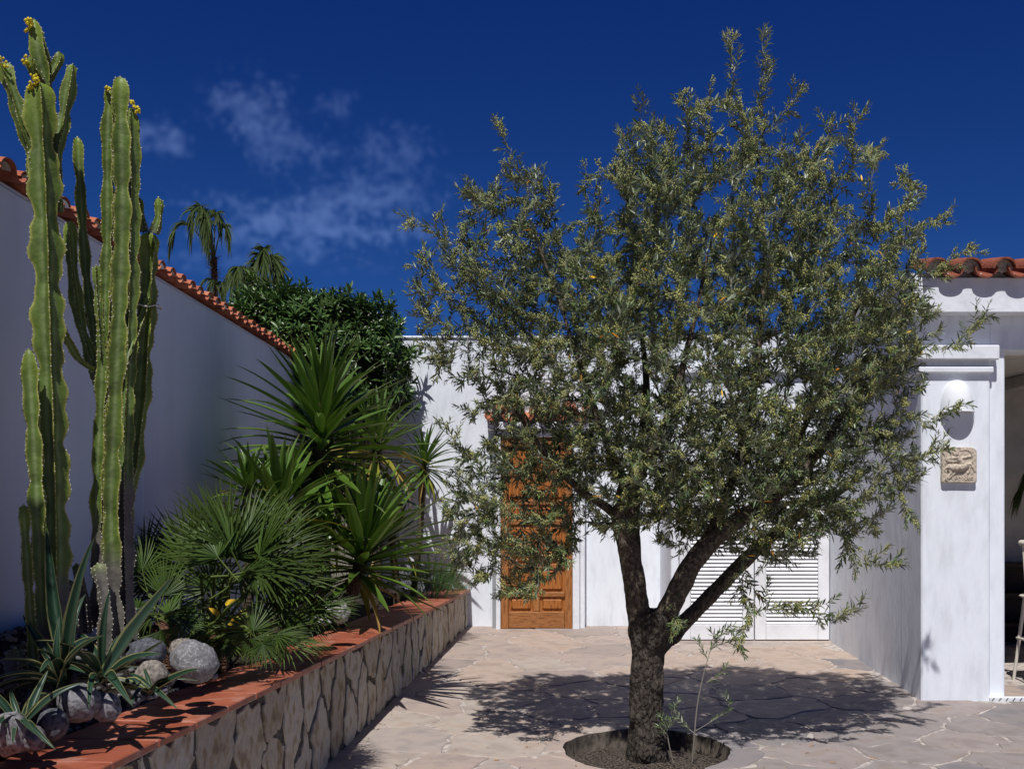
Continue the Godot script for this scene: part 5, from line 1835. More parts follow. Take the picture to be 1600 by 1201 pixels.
func oleanders() -> void:
	var foot := Vector3(-2.0, COPE_Y, -12.75)
	var root := oleander("big dark green oleander billowing over the tiled wall in the far corner", foot, Vector3(-2.42, 3.46, -12.62), Vector3(1.17, 0.82, 0.74), 2600, 515)
	oleander("tall oleander nearest the camera in the bed, just outside the left edge", Vector3(-2.2, COPE_Y, -3.6), Vector3(-2.46, 3.45, -3.45), Vector3(0.32, 0.66, 0.44), 400, 516)
	# a bare grey shoot that stands in front of the leaves
	var dead := MB.new()
	for k in 16:
		var p0 := at(500 + rf(-8, 8), 640, 12.1) - foot
		var p1 := at(504 + rf(-14, 14), rf(520, 600), 12.0) - foot
		var path := smooth_path([p0, p0.lerp(p1, 0.5) + Vector3(rf(-0.04, 0.04), 0, rf(-0.04, 0.04)), p1], 0.1)
		var rr := PackedFloat32Array()
		for e in path.size():
			rr.append(lerpf(0.006, 0.0025, float(e) / path.size()))
		dead.tube(path, rr, 4, Color.WHITE, false)
	part("bare_shoots", dead.mesh(), mat("grey dead wood", lin(0.36, 0.33, 0.30), 0.9), root)

func herb_bush() -> void:
	rng.seed = 626
	var foot := at(672, 940, 12.1)
	foot.y = COPE_Y
	var root := thing("herb_bush", "fine leaved soft green bush at the far end of the coping", "bush", foot)
	var sprig := MB.new()
	for k in 26:
		var f := k / 26.0
		var az := k * 2.39996
		var el := lerpf(0.1, 1.1, f)
		var xf := leaf_xf(Vector3(0, 0.14 * f, 0), Vector3(cos(az) * cos(el), sin(el), sin(az) * cos(el)), Vector3.UP, Vector3.ONE)
		var s := sprig.v.size()
		var c := Color(0.062, 0.13, 0.028) * rf(0.8, 1.25)
		for q in [Vector3(-0.0018, 0, 0), Vector3(0.0018, 0, 0), Vector3(0, 0.042, 0.004)]:
			sprig.vert(xf * q, xf.basis.z, c)
		sprig.tri(s, s + 1, s + 2)
	var xfs := []
	var cols := []
	for k in 520:
		var d := Vector3(rf(-1, 1), rf(0, 1), rf(-1, 1))
		d = d.normalized() * pow(rng.randf(), 0.4)
		var p := Vector3(d.x * 0.36, 0.02 + d.y * 0.36, d.z * 0.28)
		xfs.append(leaf_xf(p, d + Vector3(0, 0.7, 0), Vector3(rf(-1, 1), 0, rf(-1, 1)), Vector3.ONE * rf(0.8, 1.2)))
		var t := rf(0.75, 1.25)
		cols.append(Color(t, t, t))
	many("foliage", sprig.mesh(), M.herb, root, xfs, cols)
	var st := MB.new()
	for k in 14:
		st.tube(PackedVector3Array([Vector3(0, -0.03, 0), Vector3(rf(-0.25, 0.25), rf(0.15, 0.3), rf(-0.18, 0.18))]), PackedFloat32Array([0.005, 0.002]), 4, Color.WHITE, false)
	part("stems", st.mesh(), M.twig, root)

func palm_frond(root_p: Vector3, apex: Vector3, tip: Vector3, sd: int) -> ArrayMesh:
	# an arching rib from the crown over its apex to the hanging tip, fringed on both sides with long fingers that droop
	rng.seed = sd
	var b := MB.new()
	var path := PackedVector3Array()
	var ln := root_p.distance_to(apex) + apex.distance_to(tip)
	for k in 17:
		var t := k / 16.0
		path.append(root_p * ((1 - t) * (1 - 2 * t)) + apex * (4 * t * (1 - t)) + tip * (t * (2 * t - 1)))
	var rr := PackedFloat32Array()
	for k in 17:
		rr.append(0.035 * (1.0 - 0.85 * k / 16.0))
	b.tube(path, rr, 5, Color(0.13, 0.15, 0.04))
	var side := (apex - root_p).cross(Vector3.UP)
	if side.length() < 0.05:
		side = Vector3.RIGHT
	side = side.normalized()
	for k in 44:
		var t := lerpf(0.36, 1.0, (k / 2) / 21.0)
		var i := mini(int(t * 16.0), 15)
		var o := path[i].lerp(path[i + 1], t * 16.0 - i)
		var tg := (path[i + 1] - path[i]).normalized()
		var sg := 1.0 if k % 2 == 0 else -1.0
		var l2 := ln * rf(0.26, 0.40) * (1.0 - 0.35 * (t - 0.36))
		var dir := (tg * rf(0.5, 0.9) + side * sg * rf(0.55, 1.0) * (1.05 - t) + Vector3(rf(-0.12, 0.12), rf(-0.1, 0.15), rf(-0.12, 0.12))).normalized()
		var tone := rf(0.7, 1.35)
		var w := rf(0.020, 0.032) * (ln / 1.8)
		var ws := dir.cross(Vector3(rf(-1, 1), 0.3, rf(0.2, 1))).normalized()
		var nv := ws.cross(dir).normalized()
		var s := b.v.size()
		for j in 6:
			var q := j / 5.0
			var p := o + dir * (l2 * q * (1.0 - 0.35 * q)) + Vector3(0, -1, 0) * (l2 * 0.5 * q * q)
			var ww: float = w * [0.7, 1.0, 0.85, 0.6, 0.3, 0.05][j]
			var col := Color(0.034, 0.064, 0.016).lerp(Color(0.075, 0.095, 0.035), q) * tone
			b.vert(p - ws * ww, nv, col)
			b.vert(p + ws * ww, nv, col)
		for j in 5:
			b.tri(s + 2 * j, s + 2 * j + 1, s + 2 * j + 3)
			b.tri(s + 2 * j, s + 2 * j + 3, s + 2 * j + 2)
	return b.mesh()

func far_palms() -> void:
	# label, crown (u, v, depth), trunk px, list of [apex u, v, tip u, v, nearer by]
	var list := [
		["tall slim fan palm with a drooping crown far beyond the wall", [333, 402, 48.0], 11.0, [[294, 352, 272, 384, 0.3], [316, 334, 308, 372, 0.6], [324, 332, 330, 374, 0.8], [340, 338, 349, 362, 0.3], [352, 356, 363, 384, 0.4], [320, 340, 316, 386, -0.6], [334, 340, 338, 382, 0.9]]],
		["dark crowned fan palm rising just behind the oleander", [386, 470, 34.0], 12.0, [[372, 432, 358, 466, 0.4], [382, 424, 374, 470, 0.6], [392, 424, 398, 468, 0.5], [402, 436, 412, 472, 0.3], [366, 446, 350, 474, 0.1], [384, 426, 388, 474, 0.8], [378, 430, 384, 466, -0.4]]],
		["fan palm with one bright upright frond behind the oleander's crest", [418, 470, 40.0], 12.0, [[412, 402, 406, 452, 0.5], [420, 396, 424, 456, 0.7], [430, 404, 438, 458, 0.4], [438, 420, 446, 462, 0.2], [402, 412, 394, 456, 0.2], [424, 400, 432, 446, -0.5]]],
		["small pale frond palm poking over the tiles beneath the tall palm", [352, 482, 30.0], 9.0, [[336, 442, 318, 452, 0.2], [344, 444, 336, 470, 0.4], [352, 446, 356, 474, 0.3]]],
	]
	for p in list:
		rng.seed = int(p[1][0]) + 9
		var c := at(p[1][0], p[1][1], p[1][2])
		var root := thing("fan_palm_tree", p[0], "palm tree", Vector3(c.x, -0.75, c.z))
		var h := c.y + 0.75
		var b := MB.new()
		var path := PackedVector3Array()
		var rr := PackedFloat32Array()
		var sc: float = p[1][2] / FOCAL
		var tr: float = p[2] * sc * 0.5
		for k in 60:
			path.append(Vector3(0.12 * sin(k * 0.05), h * k / 59.0, 0))
			rr.append(tr * (1.1 - 0.25 * k / 59.0) * (1.0 + 0.06 * sin(k * 2.4)))
		b.tube(path, rr, 12)
		part("trunk", b.mesh(), M.palm_trunk, root)
		# old stubs and hanging fibre under the crown
		b = MB.new()
		for k in 90:
			var a := rf(0, TAU)
			var y: float = h - rf(-4.0, 38.0) * sc
			var d := Vector3(cos(a), rf(-0.3, 0.7), sin(a)).normalized()
			var s := b.v.size()
			var o := path[59] * Vector3(1, 0, 1) + Vector3(0, y, 0)
			var tone := rf(0.6, 1.5)
			for q in [o - Vector3(-d.z, 0, d.x) * 0.06, o + Vector3(-d.z, 0, d.x) * 0.06, o + d * rf(10.0, 21.0) * sc]:
				b.vert(q, (d + Vector3.UP).normalized(), Color(0.20, 0.13, 0.07) * tone)
			b.tri(s, s + 1, s + 2)
		part("frond_stubs", b.mesh(), M.thatch, root)
		var i := 0
		for f in p[3]:
			var ap := at(f[0], f[1], p[1][2]) - root.position + Vector3(0, 0, f[4])
			var tp := at(f[2], f[3], p[1][2]) - root.position + Vector3(0, 0, f[4] * 1.6)
			part("frond", palm_frond(path[59] + Vector3(0, -0.1, 0), ap, tp, int(p[1][0]) * 10 + i), M.far_palm, root)
			i += 1
	# one more palm inside the house door, of which only leaf tips reach into the picture
	var hp := thing("house_palm", "potted palm inside the house with leaf tips at the right edge", "palm", Vector3(5.12, ground_y(9.36) + 0.025, -11.2))
	var b := MB.new()
	b.grid(20, 4, func(u: float, v: float) -> Vector3: return Vector3(cos(u * TAU) * (0.14 + 0.06 * v), v * 0.36, sin(u * TAU) * (0.14 + 0.06 * v)), true)
	part("pot", b.mesh(), M.roof_tile[1], hp)
	b = MB.new()
	b.tube(PackedVector3Array([Vector3(0, 0.2, 0), Vector3(0.02, 1.5, 0)]), PackedFloat32Array([0.05, 0.035]), 10)
	part("trunk", b.mesh(), M.palm_trunk, hp)
	for k in 9:
		var a := TAU * k / 9.0 + 0.3
		var o := Vector3(0.02, 1.48, 0)
		part("frond", palm_frond(o, o + Vector3(cos(a) * 0.25, 0.42, sin(a) * 0.25), o + Vector3(cos(a) * 0.5, 0.15, sin(a) * 0.5), 700 + k), M.far_palm, hp)

# ------------------------------------------------------------------ the olive tree
const TZ := 7.87

func olive_leaf_mesh() -> ArrayMesh:
	# unit length along +y; dark above (+z), silvery below
	var b := MB.new()
	for side in [1.0, -1.0]:
		var s := b.v.size()
		for j in 5:
			var t := j / 4.0
			var ww: float = 0.092 * [0.2, 0.85, 1.0, 0.7, 0.03][j]
			for x in [-1.0, 0.0, 1.0]:
				var col := Color(0.112, 0.160, 0.060) if side > 0.0 else Color(0.25, 0.29, 0.19)
				b.vert(Vector3(x * ww, t, absf(x) * ww * 0.35 - 0.06 * t * t + side * 0.004), Vector3(-x * 0.3, 0.2 * t, 1.0).normalized() * side, col)
		for j in 4:
			for i in 2:
				var a := s + j * 3 + i
				b.tri(a, a + 1, a + 4)
				b.tri(a, a + 4, a + 3)
	return b.mesh()

func olive_tree() -> void:
	rng.seed = 1618
	var foot := Vector3(PIT.x + 0.005, ground_y(PIT.y) - 0.12, -PIT.y)
	var root := thing("olive_tree", "olive tree with dark bark and flowering grey green crown in a round pit", "tree", foot)
	var px := TZ / FOCAL
	var pos := PackedVector3Array()      # the skeleton: nodes, their parents, and the largest order of thing they carry
	var par := PackedInt32Array()
	var give := PackedFloat32Array()     # a radius that a limb was measured to have
	# measured limbs: [name, [u, v, nearer by, radius px] ...], the first spot joins the nearest node
	var limbs := [
		["trunk", [[1016, 1200, 0.0, 33], [1011, 1165, 0.0, 28], [1010, 1110, 0.0, 25], [1011, 1050, 0.0, 25], [1013, 1005, 0.0, 25], [1016, 984, 0.02, 21], [1018, 966, 0.03, 11]]],
		["limb", [[1008, 1000, 0.0, 24], [997, 950, 0.04, 20], [990, 900, 0.07, 19], [980, 850, 0.10, 18], [970, 815, 0.12, 17], [972, 780, 0.16, 15], [986, 752, 0.22, 14], [1004, 735, 0.26, 12.5]]],
		["limb", [[1022, 995, 0.05, 20], [1040, 962, 0.10, 19], [1062, 918, 0.14, 18.5], [1082, 880, 0.17, 17], [1110, 848, 0.18, 15], [1150, 815, 0.16, 13], [1196, 786, 0.12, 11], [1245, 745, 0.1, 9], [1290, 690, 0.08, 7], [1325, 630, 0.05, 5]]],
		["limb", [[1030, 1005, -0.06, 16], [1058, 982, -0.12, 14.5], [1096, 945, -0.18, 13.5], [1135, 905, -0.22, 13], [1170, 870, -0.26, 12], [1205, 838, -0.3, 10], [1255, 800, -0.36, 8], [1310, 770, -0.42, 6], [1360, 730, -0.45, 4.5]]],
		["limb", [[990, 880, -0.05, 15], [988, 830, -0.16, 13.5], [990, 780, -0.26, 12], [1002, 700, -0.36, 10], [1010, 620, -0.42, 8], [1005, 540, -0.46, 6.5], [990, 460, -0.5, 5]]],
		["limb", [[966, 808, 0.10, 9], [945, 790, 0.12, 7.5], [915, 772, 0.16, 6.5], [880, 740, 0.2, 5.5], [840, 690, 0.25, 4.5], [805, 640, 0.3, 3.5]]],
		["limb", [[1000, 738, 0.25, 10], [1020, 700, 0.32, 9], [1050, 640, 0.38, 8], [1070, 560, 0.42, 6.5], [1090, 480, 0.42, 5], [1105, 400, 0.4, 4]]],
		["limb", [[1105, 850, 0.16, 11], [1130, 790, 0.1, 9], [1160, 700, 0.02, 8], [1180, 600, -0.05, 7], [1190, 500, -0.1, 6], [1195, 400, -0.12, 5], [1190, 300, -0.1, 4], [1180, 210, -0.1, 3]]],
		["limb", [[980, 770, 0.17, 8], [960, 720, 0.22, 7], [930, 640, 0.26, 6], [900, 550, 0.26, 5], [870, 460, 0.24, 4], [840, 380, 0.2, 3]]],
		["limb", [[1196, 786, 0.12, 8], [1230, 720, -0.02, 7], [1270, 640, -0.15, 6], [1310, 550, -0.22, 5], [1345, 470, -0.25, 3.5]]],
	]
	var trunk_line := PackedVector3Array()
	var trunk_rad := PackedFloat32Array()
	var starts := []
	for l in limbs:
		var pts := []
		var rad := []
		for q in l[1]:
			pts.append(at(q[0], q[1], TZ) + Vector3(-q[2] * (q[0] - VU) / FOCAL, -q[2] * (VV - q[1]) / FOCAL, q[2]) - foot)
			rad.append(q[3] * px * 0.9 * (1.0 if q[1] > 760 else lerpf(0.6, 1.0, clampf((q[1] - 480) / 280.0, 0.0, 1.0))))
		var sp := smooth_path(pts, 0.05)
		var rr := PackedFloat32Array()
		var near := -1
		if pos.size() > 0:
			near = nearest(pos, sp[0])
		var lobes := FastNoiseLite.new()
		lobes.seed = 3
		lobes.frequency = 2.2
		for k in sp.size():
			var s := float(k) / (sp.size() - 1) * (rad.size() - 1)
			var r := lerpf(rad[int(s)], rad[mini(int(s) + 1, rad.size() - 1)], s - int(s))
			rr.append(r)
			pos.append(sp[k])
			par.append(near if k == 0 else pos.size() - 2)
			give.append(r)
		# the limb itself: a tube with lumps and old pruning scars
		var b := MB.new()
		var m := sp.size()
		var x := Vector3(1, 0, 0.2).normalized()
		var fr := []
		for k in m:
			var t := (sp[mini(k + 1, m - 1)] - sp[maxi(k - 1, 0)]).normalized()
			x = (x - t * x.dot(t)).normalized()
			fr.append([x, t.cross(x)])
		if l[0] == "trunk":
			trunk_line = sp
			trunk_rad = rr
			continue
		if starts.size() < 3:
			starts.append([sp, rr])
		var wide: bool = rad[0] > 0.05
		# the first stretch of a limb belongs to the trunk's own skin
		var skip := 0
		if starts.size() <= 3 and starts[-1][0] == sp:
			skip = 3
		b.grid(20 if wide else 10, (m - 1 - skip) * (2 if wide else 1), func(u: float, v: float) -> Vector3:
			var s := skip + v * (m - 1 - skip)
			var i := mini(int(s), m - 2)
			var f := s - i
			var cpos := sp[i].lerp(sp[i + 1], f)
			var r := lerpf(rr[i], rr[i + 1], f)
			var a := u * TAU
			var d: Vector3 = (fr[i][0].lerp(fr[i + 1][0], f) * cos(a) + fr[i][1].lerp(fr[i + 1][1], f) * sin(a)).normalized()
			var w := 1.0 + 0.13 * lobes.get_noise_3dv((cpos + d * r) * 3.0) + 0.05 * lobes.get_noise_3dv((cpos + d * r) * 11.0)
			return cpos + d * r * w, true)
		part(l[0], b.mesh(), M.limb_bark, root)
	# trunk, fork, root flare and burls under one skin
	var bones := []
	for k in trunk_line.size() - 1:
		bones.append([trunk_line[k], trunk_line[k + 1], trunk_rad[k] * 0.86, trunk_rad[k + 1] * 0.86])
	for st in starts:
		for k in 5:
			bones.append([st[0][k], st[0][k + 1], st[1][k] * (0.84 - 0.02 * k), st[1][k + 1] * (0.82 - 0.02 * k)])
	for k in 7:
		var a := TAU * k / 7.0 + 0.4
		bones.append([Vector3(cos(a) * 0.05, 0.16, sin(a) * 0.05), Vector3(cos(a) * rf(0.12, 0.17), -0.03, sin(a) * rf(0.12, 0.17)), 0.035, 0.022])
	for q in [[1010, 1178, 7.74, 0.058], [1006, 1150, 7.77, 0.04], [1030, 1160, 7.79, 0.03], [994, 1120, 7.79, 0.022], [1026, 1075, 7.78, 0.02]]:
		var c := at(q[0], q[1], q[2]) - foot
		bones.append([c, c + Vector3(0.012, 0.006, 0), q[3], q[3] * 0.9])
	part("trunk", joined_mass(bones, 0.0125, 46.0, 0.016), M.bark, root)

	# crown volume: lumps measured in the photograph [u, v, half width, half height, half depth m, number of shoots]
	var lumps := [[1090, 560, 330, 225, 0.95, 520], [880, 560, 165, 215, 0.75, 200], [795, 800, 110, 135, 0.45, 130], [1040, 800, 120, 60, 0.6, 40], [1210, 810, 120, 70, 0.6, 70], [1140, 345, 175, 150, 0.75, 235], [1330, 480, 125, 165, 0.7, 165], [1300, 730, 145, 120, 0.6, 150], [790, 375, 75, 115, 0.5, 62], [1005, 290, 55, 100, 0.5, 60], [700, 480, 55, 110, 0.4, 34], [1090, 720, 265, 105, 0.8, 260], [1410, 540, 65, 120, 0.4, 26], [930, 430, 110, 110, 0.6, 70]]
	var goals := []
	for q in lumps:
		for k in int(q[5] * 2.0):
			var d := Vector3(rf(-1, 1), rf(-1, 1), rf(-1, 1))
			while d.length() > 1.0:
				d = Vector3(rf(-1, 1), rf(-1, 1), rf(-1, 1))
			d = d.normalized() * pow(d.length(), 0.62)
			var z: float = TZ - d.z * q[4]
			goals.append(at(q[0] + d.x * q[2], q[1] - d.y * q[3], z) - foot)
	# single shoots that stand out of the outline: [u, v, nearer by]
	for q in [[1150, 240, 0.1], [1149, 190, 0.1], [1147, 140, 0.1], [1146, 95, 0.1], [1186, 240, 0.0], [1188, 190, 0.0], [1191, 140, 0.0], [1194, 90, 0.0], [796, 262, 0.1], [790, 226, 0.1], [1250, 200, 0.1], [1332, 220, -0.1], [1145, 50, 0.1], [1196, 38, 0.0], [1254, 138, 0.1], [1338, 168, -0.1], [1372, 246, 0.1], [784, 190, 0.1], [800, 235, 0.1], [632, 352, 0.0], [640, 448, 0.2], [660, 350, 0.1], [678, 340, 0.1], [1006, 150, 0.2], [1062, 146, 0.1], [1098, 170, 0.0], [910, 270, 0.2], [866, 292, 0.1], [830, 262, 0.0], [1526, 384, 0.2], [1500, 395, 0.2], [1540, 488, 0.3], [1516, 520, 0.4], [1470, 545, 0.4], [1510, 630, 0.5], [1474, 640, 0.4], [1490, 700, 0.5], [1455, 660, 0.3], [1432, 740, 0.2], [1428, 815, 0.2], [1405, 880, 0.2], [1352, 950, 0.3], [1345, 880, 0.3], [1240, 940, 0.3], [1175, 960, 0.3], [1150, 1010, 0.3], [690, 655, 0.2], [676, 560, 0.1], [712, 700, 0.3], [700, 790, 0.3], [742, 900, 0.3], [790, 925, 0.35], [838, 930, 0.4], [690, 870, 0.3], [720, 820, 0.3], [880, 880, 0.3], [1440, 350, 0.0], [1412, 320, 0.1], [1360, 330, 0.2], [1300, 180, 0.0], [1218, 180, 0.1], [1395, 690, 0.4], [1385, 780, 0.3], [1300, 970, 0.35], [940, 830, 0.3], [1060, 985, 0.3], [660, 400, 0.1], [700, 400, 0.0], [745, 300, 0.1]]:
		goals.append(at(q[0], q[1], TZ) + Vector3(-q[2] * (q[0] - VU) / FOCAL, -q[2] * (VV - q[1]) / FOCAL, q[2]) - foot)
	# upright young shoots along the upper outline
	for q in [[1140, 340, 170, 150, 0.6, 30], [1330, 470, 110, 165, 0.6, 24], [1010, 300, 50, 100, 0.4, 10], [790, 370, 70, 115, 0.4, 12], [900, 430, 110, 120, 0.5, 14], [1420, 520, 70, 120, 0.4, 8], [700, 500, 50, 100, 0.3, 6]]:
		for k in q[5]:
			var a := rf(0.25, PI - 0.25)
			var up := rf(0.0, 1.0) * (90.0 if q[0] > 1200 else 45.0 if q[0] > 1100 else 22.0)
			goals.append(at(q[0] + cos(a) * q[2] + cos(a) * up * 0.3, q[1] - sin(a) * q[3] - up, TZ + rf(-1, 1) * q[4] * 0.7) - foot)
	var core := at(1070, 800, TZ) - foot
	goals.sort_custom(func(a: Vector3, c: Vector3) -> bool: return a.distance_squared_to(core) < c.distance_squared_to(core))
	var open := PackedInt32Array()
	for k in pos.size():
		if pos[k].y > 0.95 and k % 2 == 0:
			open.append(k)
	var shoots := []
	for g in goals:
		var best := -1
		var least := 1e9
		for k in open:
			var d: Vector3 = g - pos[k]
			var ln := d.length()
			# shoots leave outwards and upwards rather than back towards the stem
			var outw := (pos[k] - core)
			outw.y += 0.6
			var cost: float = ln * (1.35 - 0.35 * (d.dot(outw) / (ln * outw.length() + 1e-6)))
			if cost < least:
				least = cost
				best = k
		if least < 0.045:
			continue
		var start := pos[best]
		var from: Vector3 = (pos[best] - pos[par[best]]).normalized() if par[best] >= 0 else Vector3.UP
		var ln2: float = start.distance_to(g)
		# young wood ends rising in the upper crown and hanging out in the lower
		var high := clampf((g.y - 1.6) / 1.3, 0.0, 1.0)
		var away: Vector3 = (g - core) * Vector3(1, 0, 1)
		var ends := (away.normalized() * lerpf(0.9, 0.45, high) + Vector3(0, lerpf(-0.25, 1.2, high), 0) + Vector3(rf(-0.4, 0.4), rf(-0.2, 0.2), rf(-0.4, 0.4))).normalized()
		var mid: Vector3 = (start + from * ln2 * 0.45).lerp(g - ends * ln2 * 0.5, 0.6) + Vector3(rf(-1, 1), rf(-1, 1), rf(-1, 1)) * ln2 * 0.05
		var n := maxi(2, int(ln2 / 0.05))
		var prev := best
		var line := PackedVector3Array([start])
		for j in range(1, n + 1):
			var t := float(j) / n
			var p: Vector3 = start.lerp(mid, t).lerp(mid.lerp(g, t), t) + Vector3(rf(-1, 1), rf(-1, 1), rf(-1, 1)) * 0.004
			pos.append(p)
			par.append(prev)
			give.append(0.0)
			prev = pos.size() - 1
			line.append(p)
			if j % 2 == 0 or j == n:
				open.append(prev)
		shoots.append(line)
	# pipe model: what a node carries sets its girth
	var carried := PackedFloat32Array()
	carried.resize(pos.size())
	var kids := PackedInt32Array()
	kids.resize(pos.size())
	for k in range(pos.size() - 1, -1, -1):
		if carried[k] == 0.0:
			carried[k] = 1.0
		if par[k] >= 0:
			carried[par[k]] += carried[k]
			kids[par[k]] += 1
	var girth := func(k: int) -> float: return 0.00155 * pow(carried[k], 0.36)
	var twigs := MB.new()
	var idx := 0
	for g in pos.size():
		if give[g] > 0.0:
			idx = g + 1
	# shoots were appended one after another; walk them again as tubes
	for line in shoots:
		var rr := PackedFloat32Array()
		rr.append(girth.call(idx) * 1.1)
		for j in range(1, line.size()):
			rr.append(girth.call(idx + j - 1))
		idx += line.size() - 1
		rr[line.size() - 1] = 0.0011
		twigs.tube(line, rr, 6 if rr[0] > 0.006 else 4, Color.WHITE, false)
	part("branches", twigs.mesh(), M.twig, root)

	# leaves in crossed pairs along the last stretch of every shoot, and flower buds in their axils
	var xfs := []
	var cols := []
	var fx := []
	var fc := []
	var twiglets := MB.new()
	for line in shoots:
		var total := 0.0
		for j in range(1, line.size()):
			total += line[j].distance_to(line[j - 1])
		var reach := minf(total, rf(0.45, 0.85))
		var flowering := 0.25 if rng.randf() < 0.7 else 0.02
		var pale := rf(0.85, 1.2)
		leaf_run(line, minf(total, rf(0.30, 0.5)), flowering, pale, xfs, cols, fx, fc)
		# short side twigs along the outer stretch
		var s := 0.0
		var next := rf(0.02, 0.06)
		for j in range(line.size() - 1, 0, -1):
			var a: Vector3 = line[j]
			var d: Vector3 = line[j - 1] - a
			var sl := d.length()
			var tdir := -d / maxf(sl, 1e-6)
			while next < s + sl and next < reach:
				var p: Vector3 = a + d * ((next - s) / sl)
				var side := tdir.cross(Vector3(rf(-1, 1), rf(-1, 1), rf(-1, 1))).normalized()
				var dir := (tdir * 0.8 + side * 0.68 + Vector3(0, 0.12, 0)).normalized()
				var ln := rf(0.06, 0.20) * clampf(0.4 + next * 4.0, 0.4, 1.0)
				var tw := PackedVector3Array()
				for e in 4:
					var t := e / 3.0
					tw.append(p + dir * (ln * t) + Vector3(0, 1, 0) * (ln * 0.18 * t * t * rf(-1.2, 1.3)))
				twiglets.tube(tw, PackedFloat32Array([0.0015, 0.0013, 0.0011, 0.0008]), 3, Color.WHITE, false)
				leaf_run(tw, ln * 0.92, flowering, pale, xfs, cols, fx, fc)
				next += rf(0.026, 0.054)
			s += sl
	stuff(part("twigs", twiglets.mesh(), M.twig, root))
	# the three hundred leaves that show largest are single leaves, the others one mass
	var lm := olive_leaf_mesh()
	var order := []
	var eye := Vector3(0, 2, 0) - foot
	for k in xfs.size():
		order.append(Vector2(xfs[k].origin.distance_to(eye) / xfs[k].basis.y.length(), k))
	order.sort_custom(func(a: Vector2, c: Vector2) -> bool: return a.x < c.x)
	var single := {}
	for k in 300:
		var i := int(order[k].y)
		single[i] = true
		part("leaf", lm, M.olive_leaf, root, xfs[i])
	var rest := []
	var rest_c := []
	for k in xfs.size():
		if not single.has(k):
			rest.append(xfs[k])
			rest_c.append(cols[k])
	many("foliage", lm, M.olive_leaf, root, rest, rest_c)
	var fb := MB.new()
	rng.seed = 44
	for k in 16:
		fb.ball(Vector3(rf(-0.014, 0.014), k * 0.0021 + 0.004, rf(-0.014, 0.014)), rf(0.0030, 0.0050), Color(0.52, 0.52, 0.19) * rf(0.8, 1.15))
	many("flower_buds", fb.mesh(), M.flower, root, fx, fc)
	print("olive: ", shoots.size(), " shoots, ", xfs.size(), " leaves, ", fx.size(), " bud clusters, ", pos.size(), " nodes")

	# suckers from the root in the pit
	sucker("tall thin olive sucker right of the trunk with leaf tufts at its top", [[1082, 1190, 7.8], [1086, 1140, 7.76], [1090, 1100, 7.74], [1098, 1060, 7.72], [1106, 1030, 7.7]],
		[[[1106, 1030, 7.7], [1116, 1005, 7.7], [1140, 985, 7.68], [1152, 1012, 7.66]], [[1106, 1030, 7.7], [1096, 1012, 7.7], [1090, 1000, 7.7]], [[1108, 1020, 7.7], [1118, 1000, 7.72], [1110, 985, 7.72]], [[1104, 1066, 7.72], [1122, 1056, 7.7], [1134, 1044, 7.68]], [[1086, 1142, 7.76], [1110, 1128, 7.72], [1138, 1108, 7.66], [1134, 1086, 7.64]], [[1086, 1146, 7.76], [1070, 1132, 7.8], [1054, 1110, 7.82], [1060, 1092, 7.82]], [[1112, 1012, 7.7], [1128, 1006, 7.7], [1150, 1000, 7.7]], [[1112, 1000, 7.7], [1128, 985, 7.7], [1146, 978, 7.7]]], 55)
	sucker("short olive sucker close against the right of the trunk", [[1052, 1192, 7.72], [1046, 1165, 7.7], [1042, 1142, 7.69]],
		[[[1042, 1142, 7.69], [1038, 1128, 7.68], [1034, 1118, 7.67]], [[1042, 1142, 7.69], [1048, 1128, 7.68], [1052, 1122, 7.67]], [[1044, 1150, 7.69], [1036, 1140, 7.68], [1030, 1134, 7.67]]], 56)

func leaf_run(line: PackedVector3Array, leafy_len: float, flowering: float, pale: float, xfs: Array, cols: Array, fx: Array, fc: Array) -> void:
	var s := 0.0
	var next := 0.0
	var flip := rf(0, TAU)
	var vigour := rf(0.85, 1.15)
	for j in range(line.size() - 1, 0, -1):
		var a := line[j]
		var d := line[j - 1] - a
		var sl := d.length()
		var tdir := -d / maxf(sl, 1e-6)
		while next < s + sl and next < leafy_len:
			var p := a + d * ((next - s) / sl)
			var x := tdir.cross(Vector3(0.2, 0.31, 0.9)).normalized()
			x = x.rotated(tdir, flip)
			for e in [-1.0, 1.0]:
				if rng.randf() < 0.1:
					continue
				var open_a := lerpf(0.35, 0.95, clampf(next / 0.12, 0.0, 1.0)) + rf(-0.2, 0.2)
				var dir: Vector3 = (tdir * cos(open_a) + x * e * sin(open_a) + Vector3(rf(-0.2, 0.2), rf(-0.34, 0.10), rf(-0.2, 0.2))).normalized()
				var up := tdir * 0.8 + Vector3(0, 0.7, 0) + Vector3(rf(-0.7, 0.7), rf(-0.4, 0.3), rf(-0.7, 0.7))
				var ln := vigour * rf(0.044, 0.072) * lerpf(0.6, 1.0, clampf(next / 0.06, 0.0, 1.0))
				xfs.append(leaf_xf(p, dir, up, Vector3(ln * rf(0.85, 1.25), ln, ln)))
				var tone := pale * rf(0.8, 1.2)
				var c := Color(tone * rf(0.92, 1.12), tone, tone * rf(0.85, 1.1))
				if rng.randf() < 0.0022:
					c = Color(8.0, 3.6, 0.5)
				cols.append(c)
				if rng.randf() < flowering and next > 0.02:
					fx.append(leaf_xf(p, (dir * 0.6 + tdir * 0.7).normalized(), up, Vector3.ONE * rf(0.75, 1.25)))
					var t := rf(0.75, 1.2)
					fc.append(Color(t, t, t * rf(0.8, 1.1)))
			flip += PI * 0.5 + rf(-0.25, 0.25)
			next += rf(0.0145, 0.024)
		s += sl

func nearest(pos: PackedVector3Array, p: Vector3) -> int:
	var best := 0
	for k in pos.size():
		if pos[k].distance_squared_to(p) < pos[best].distance_squared_to(p):
			best = k
	return best

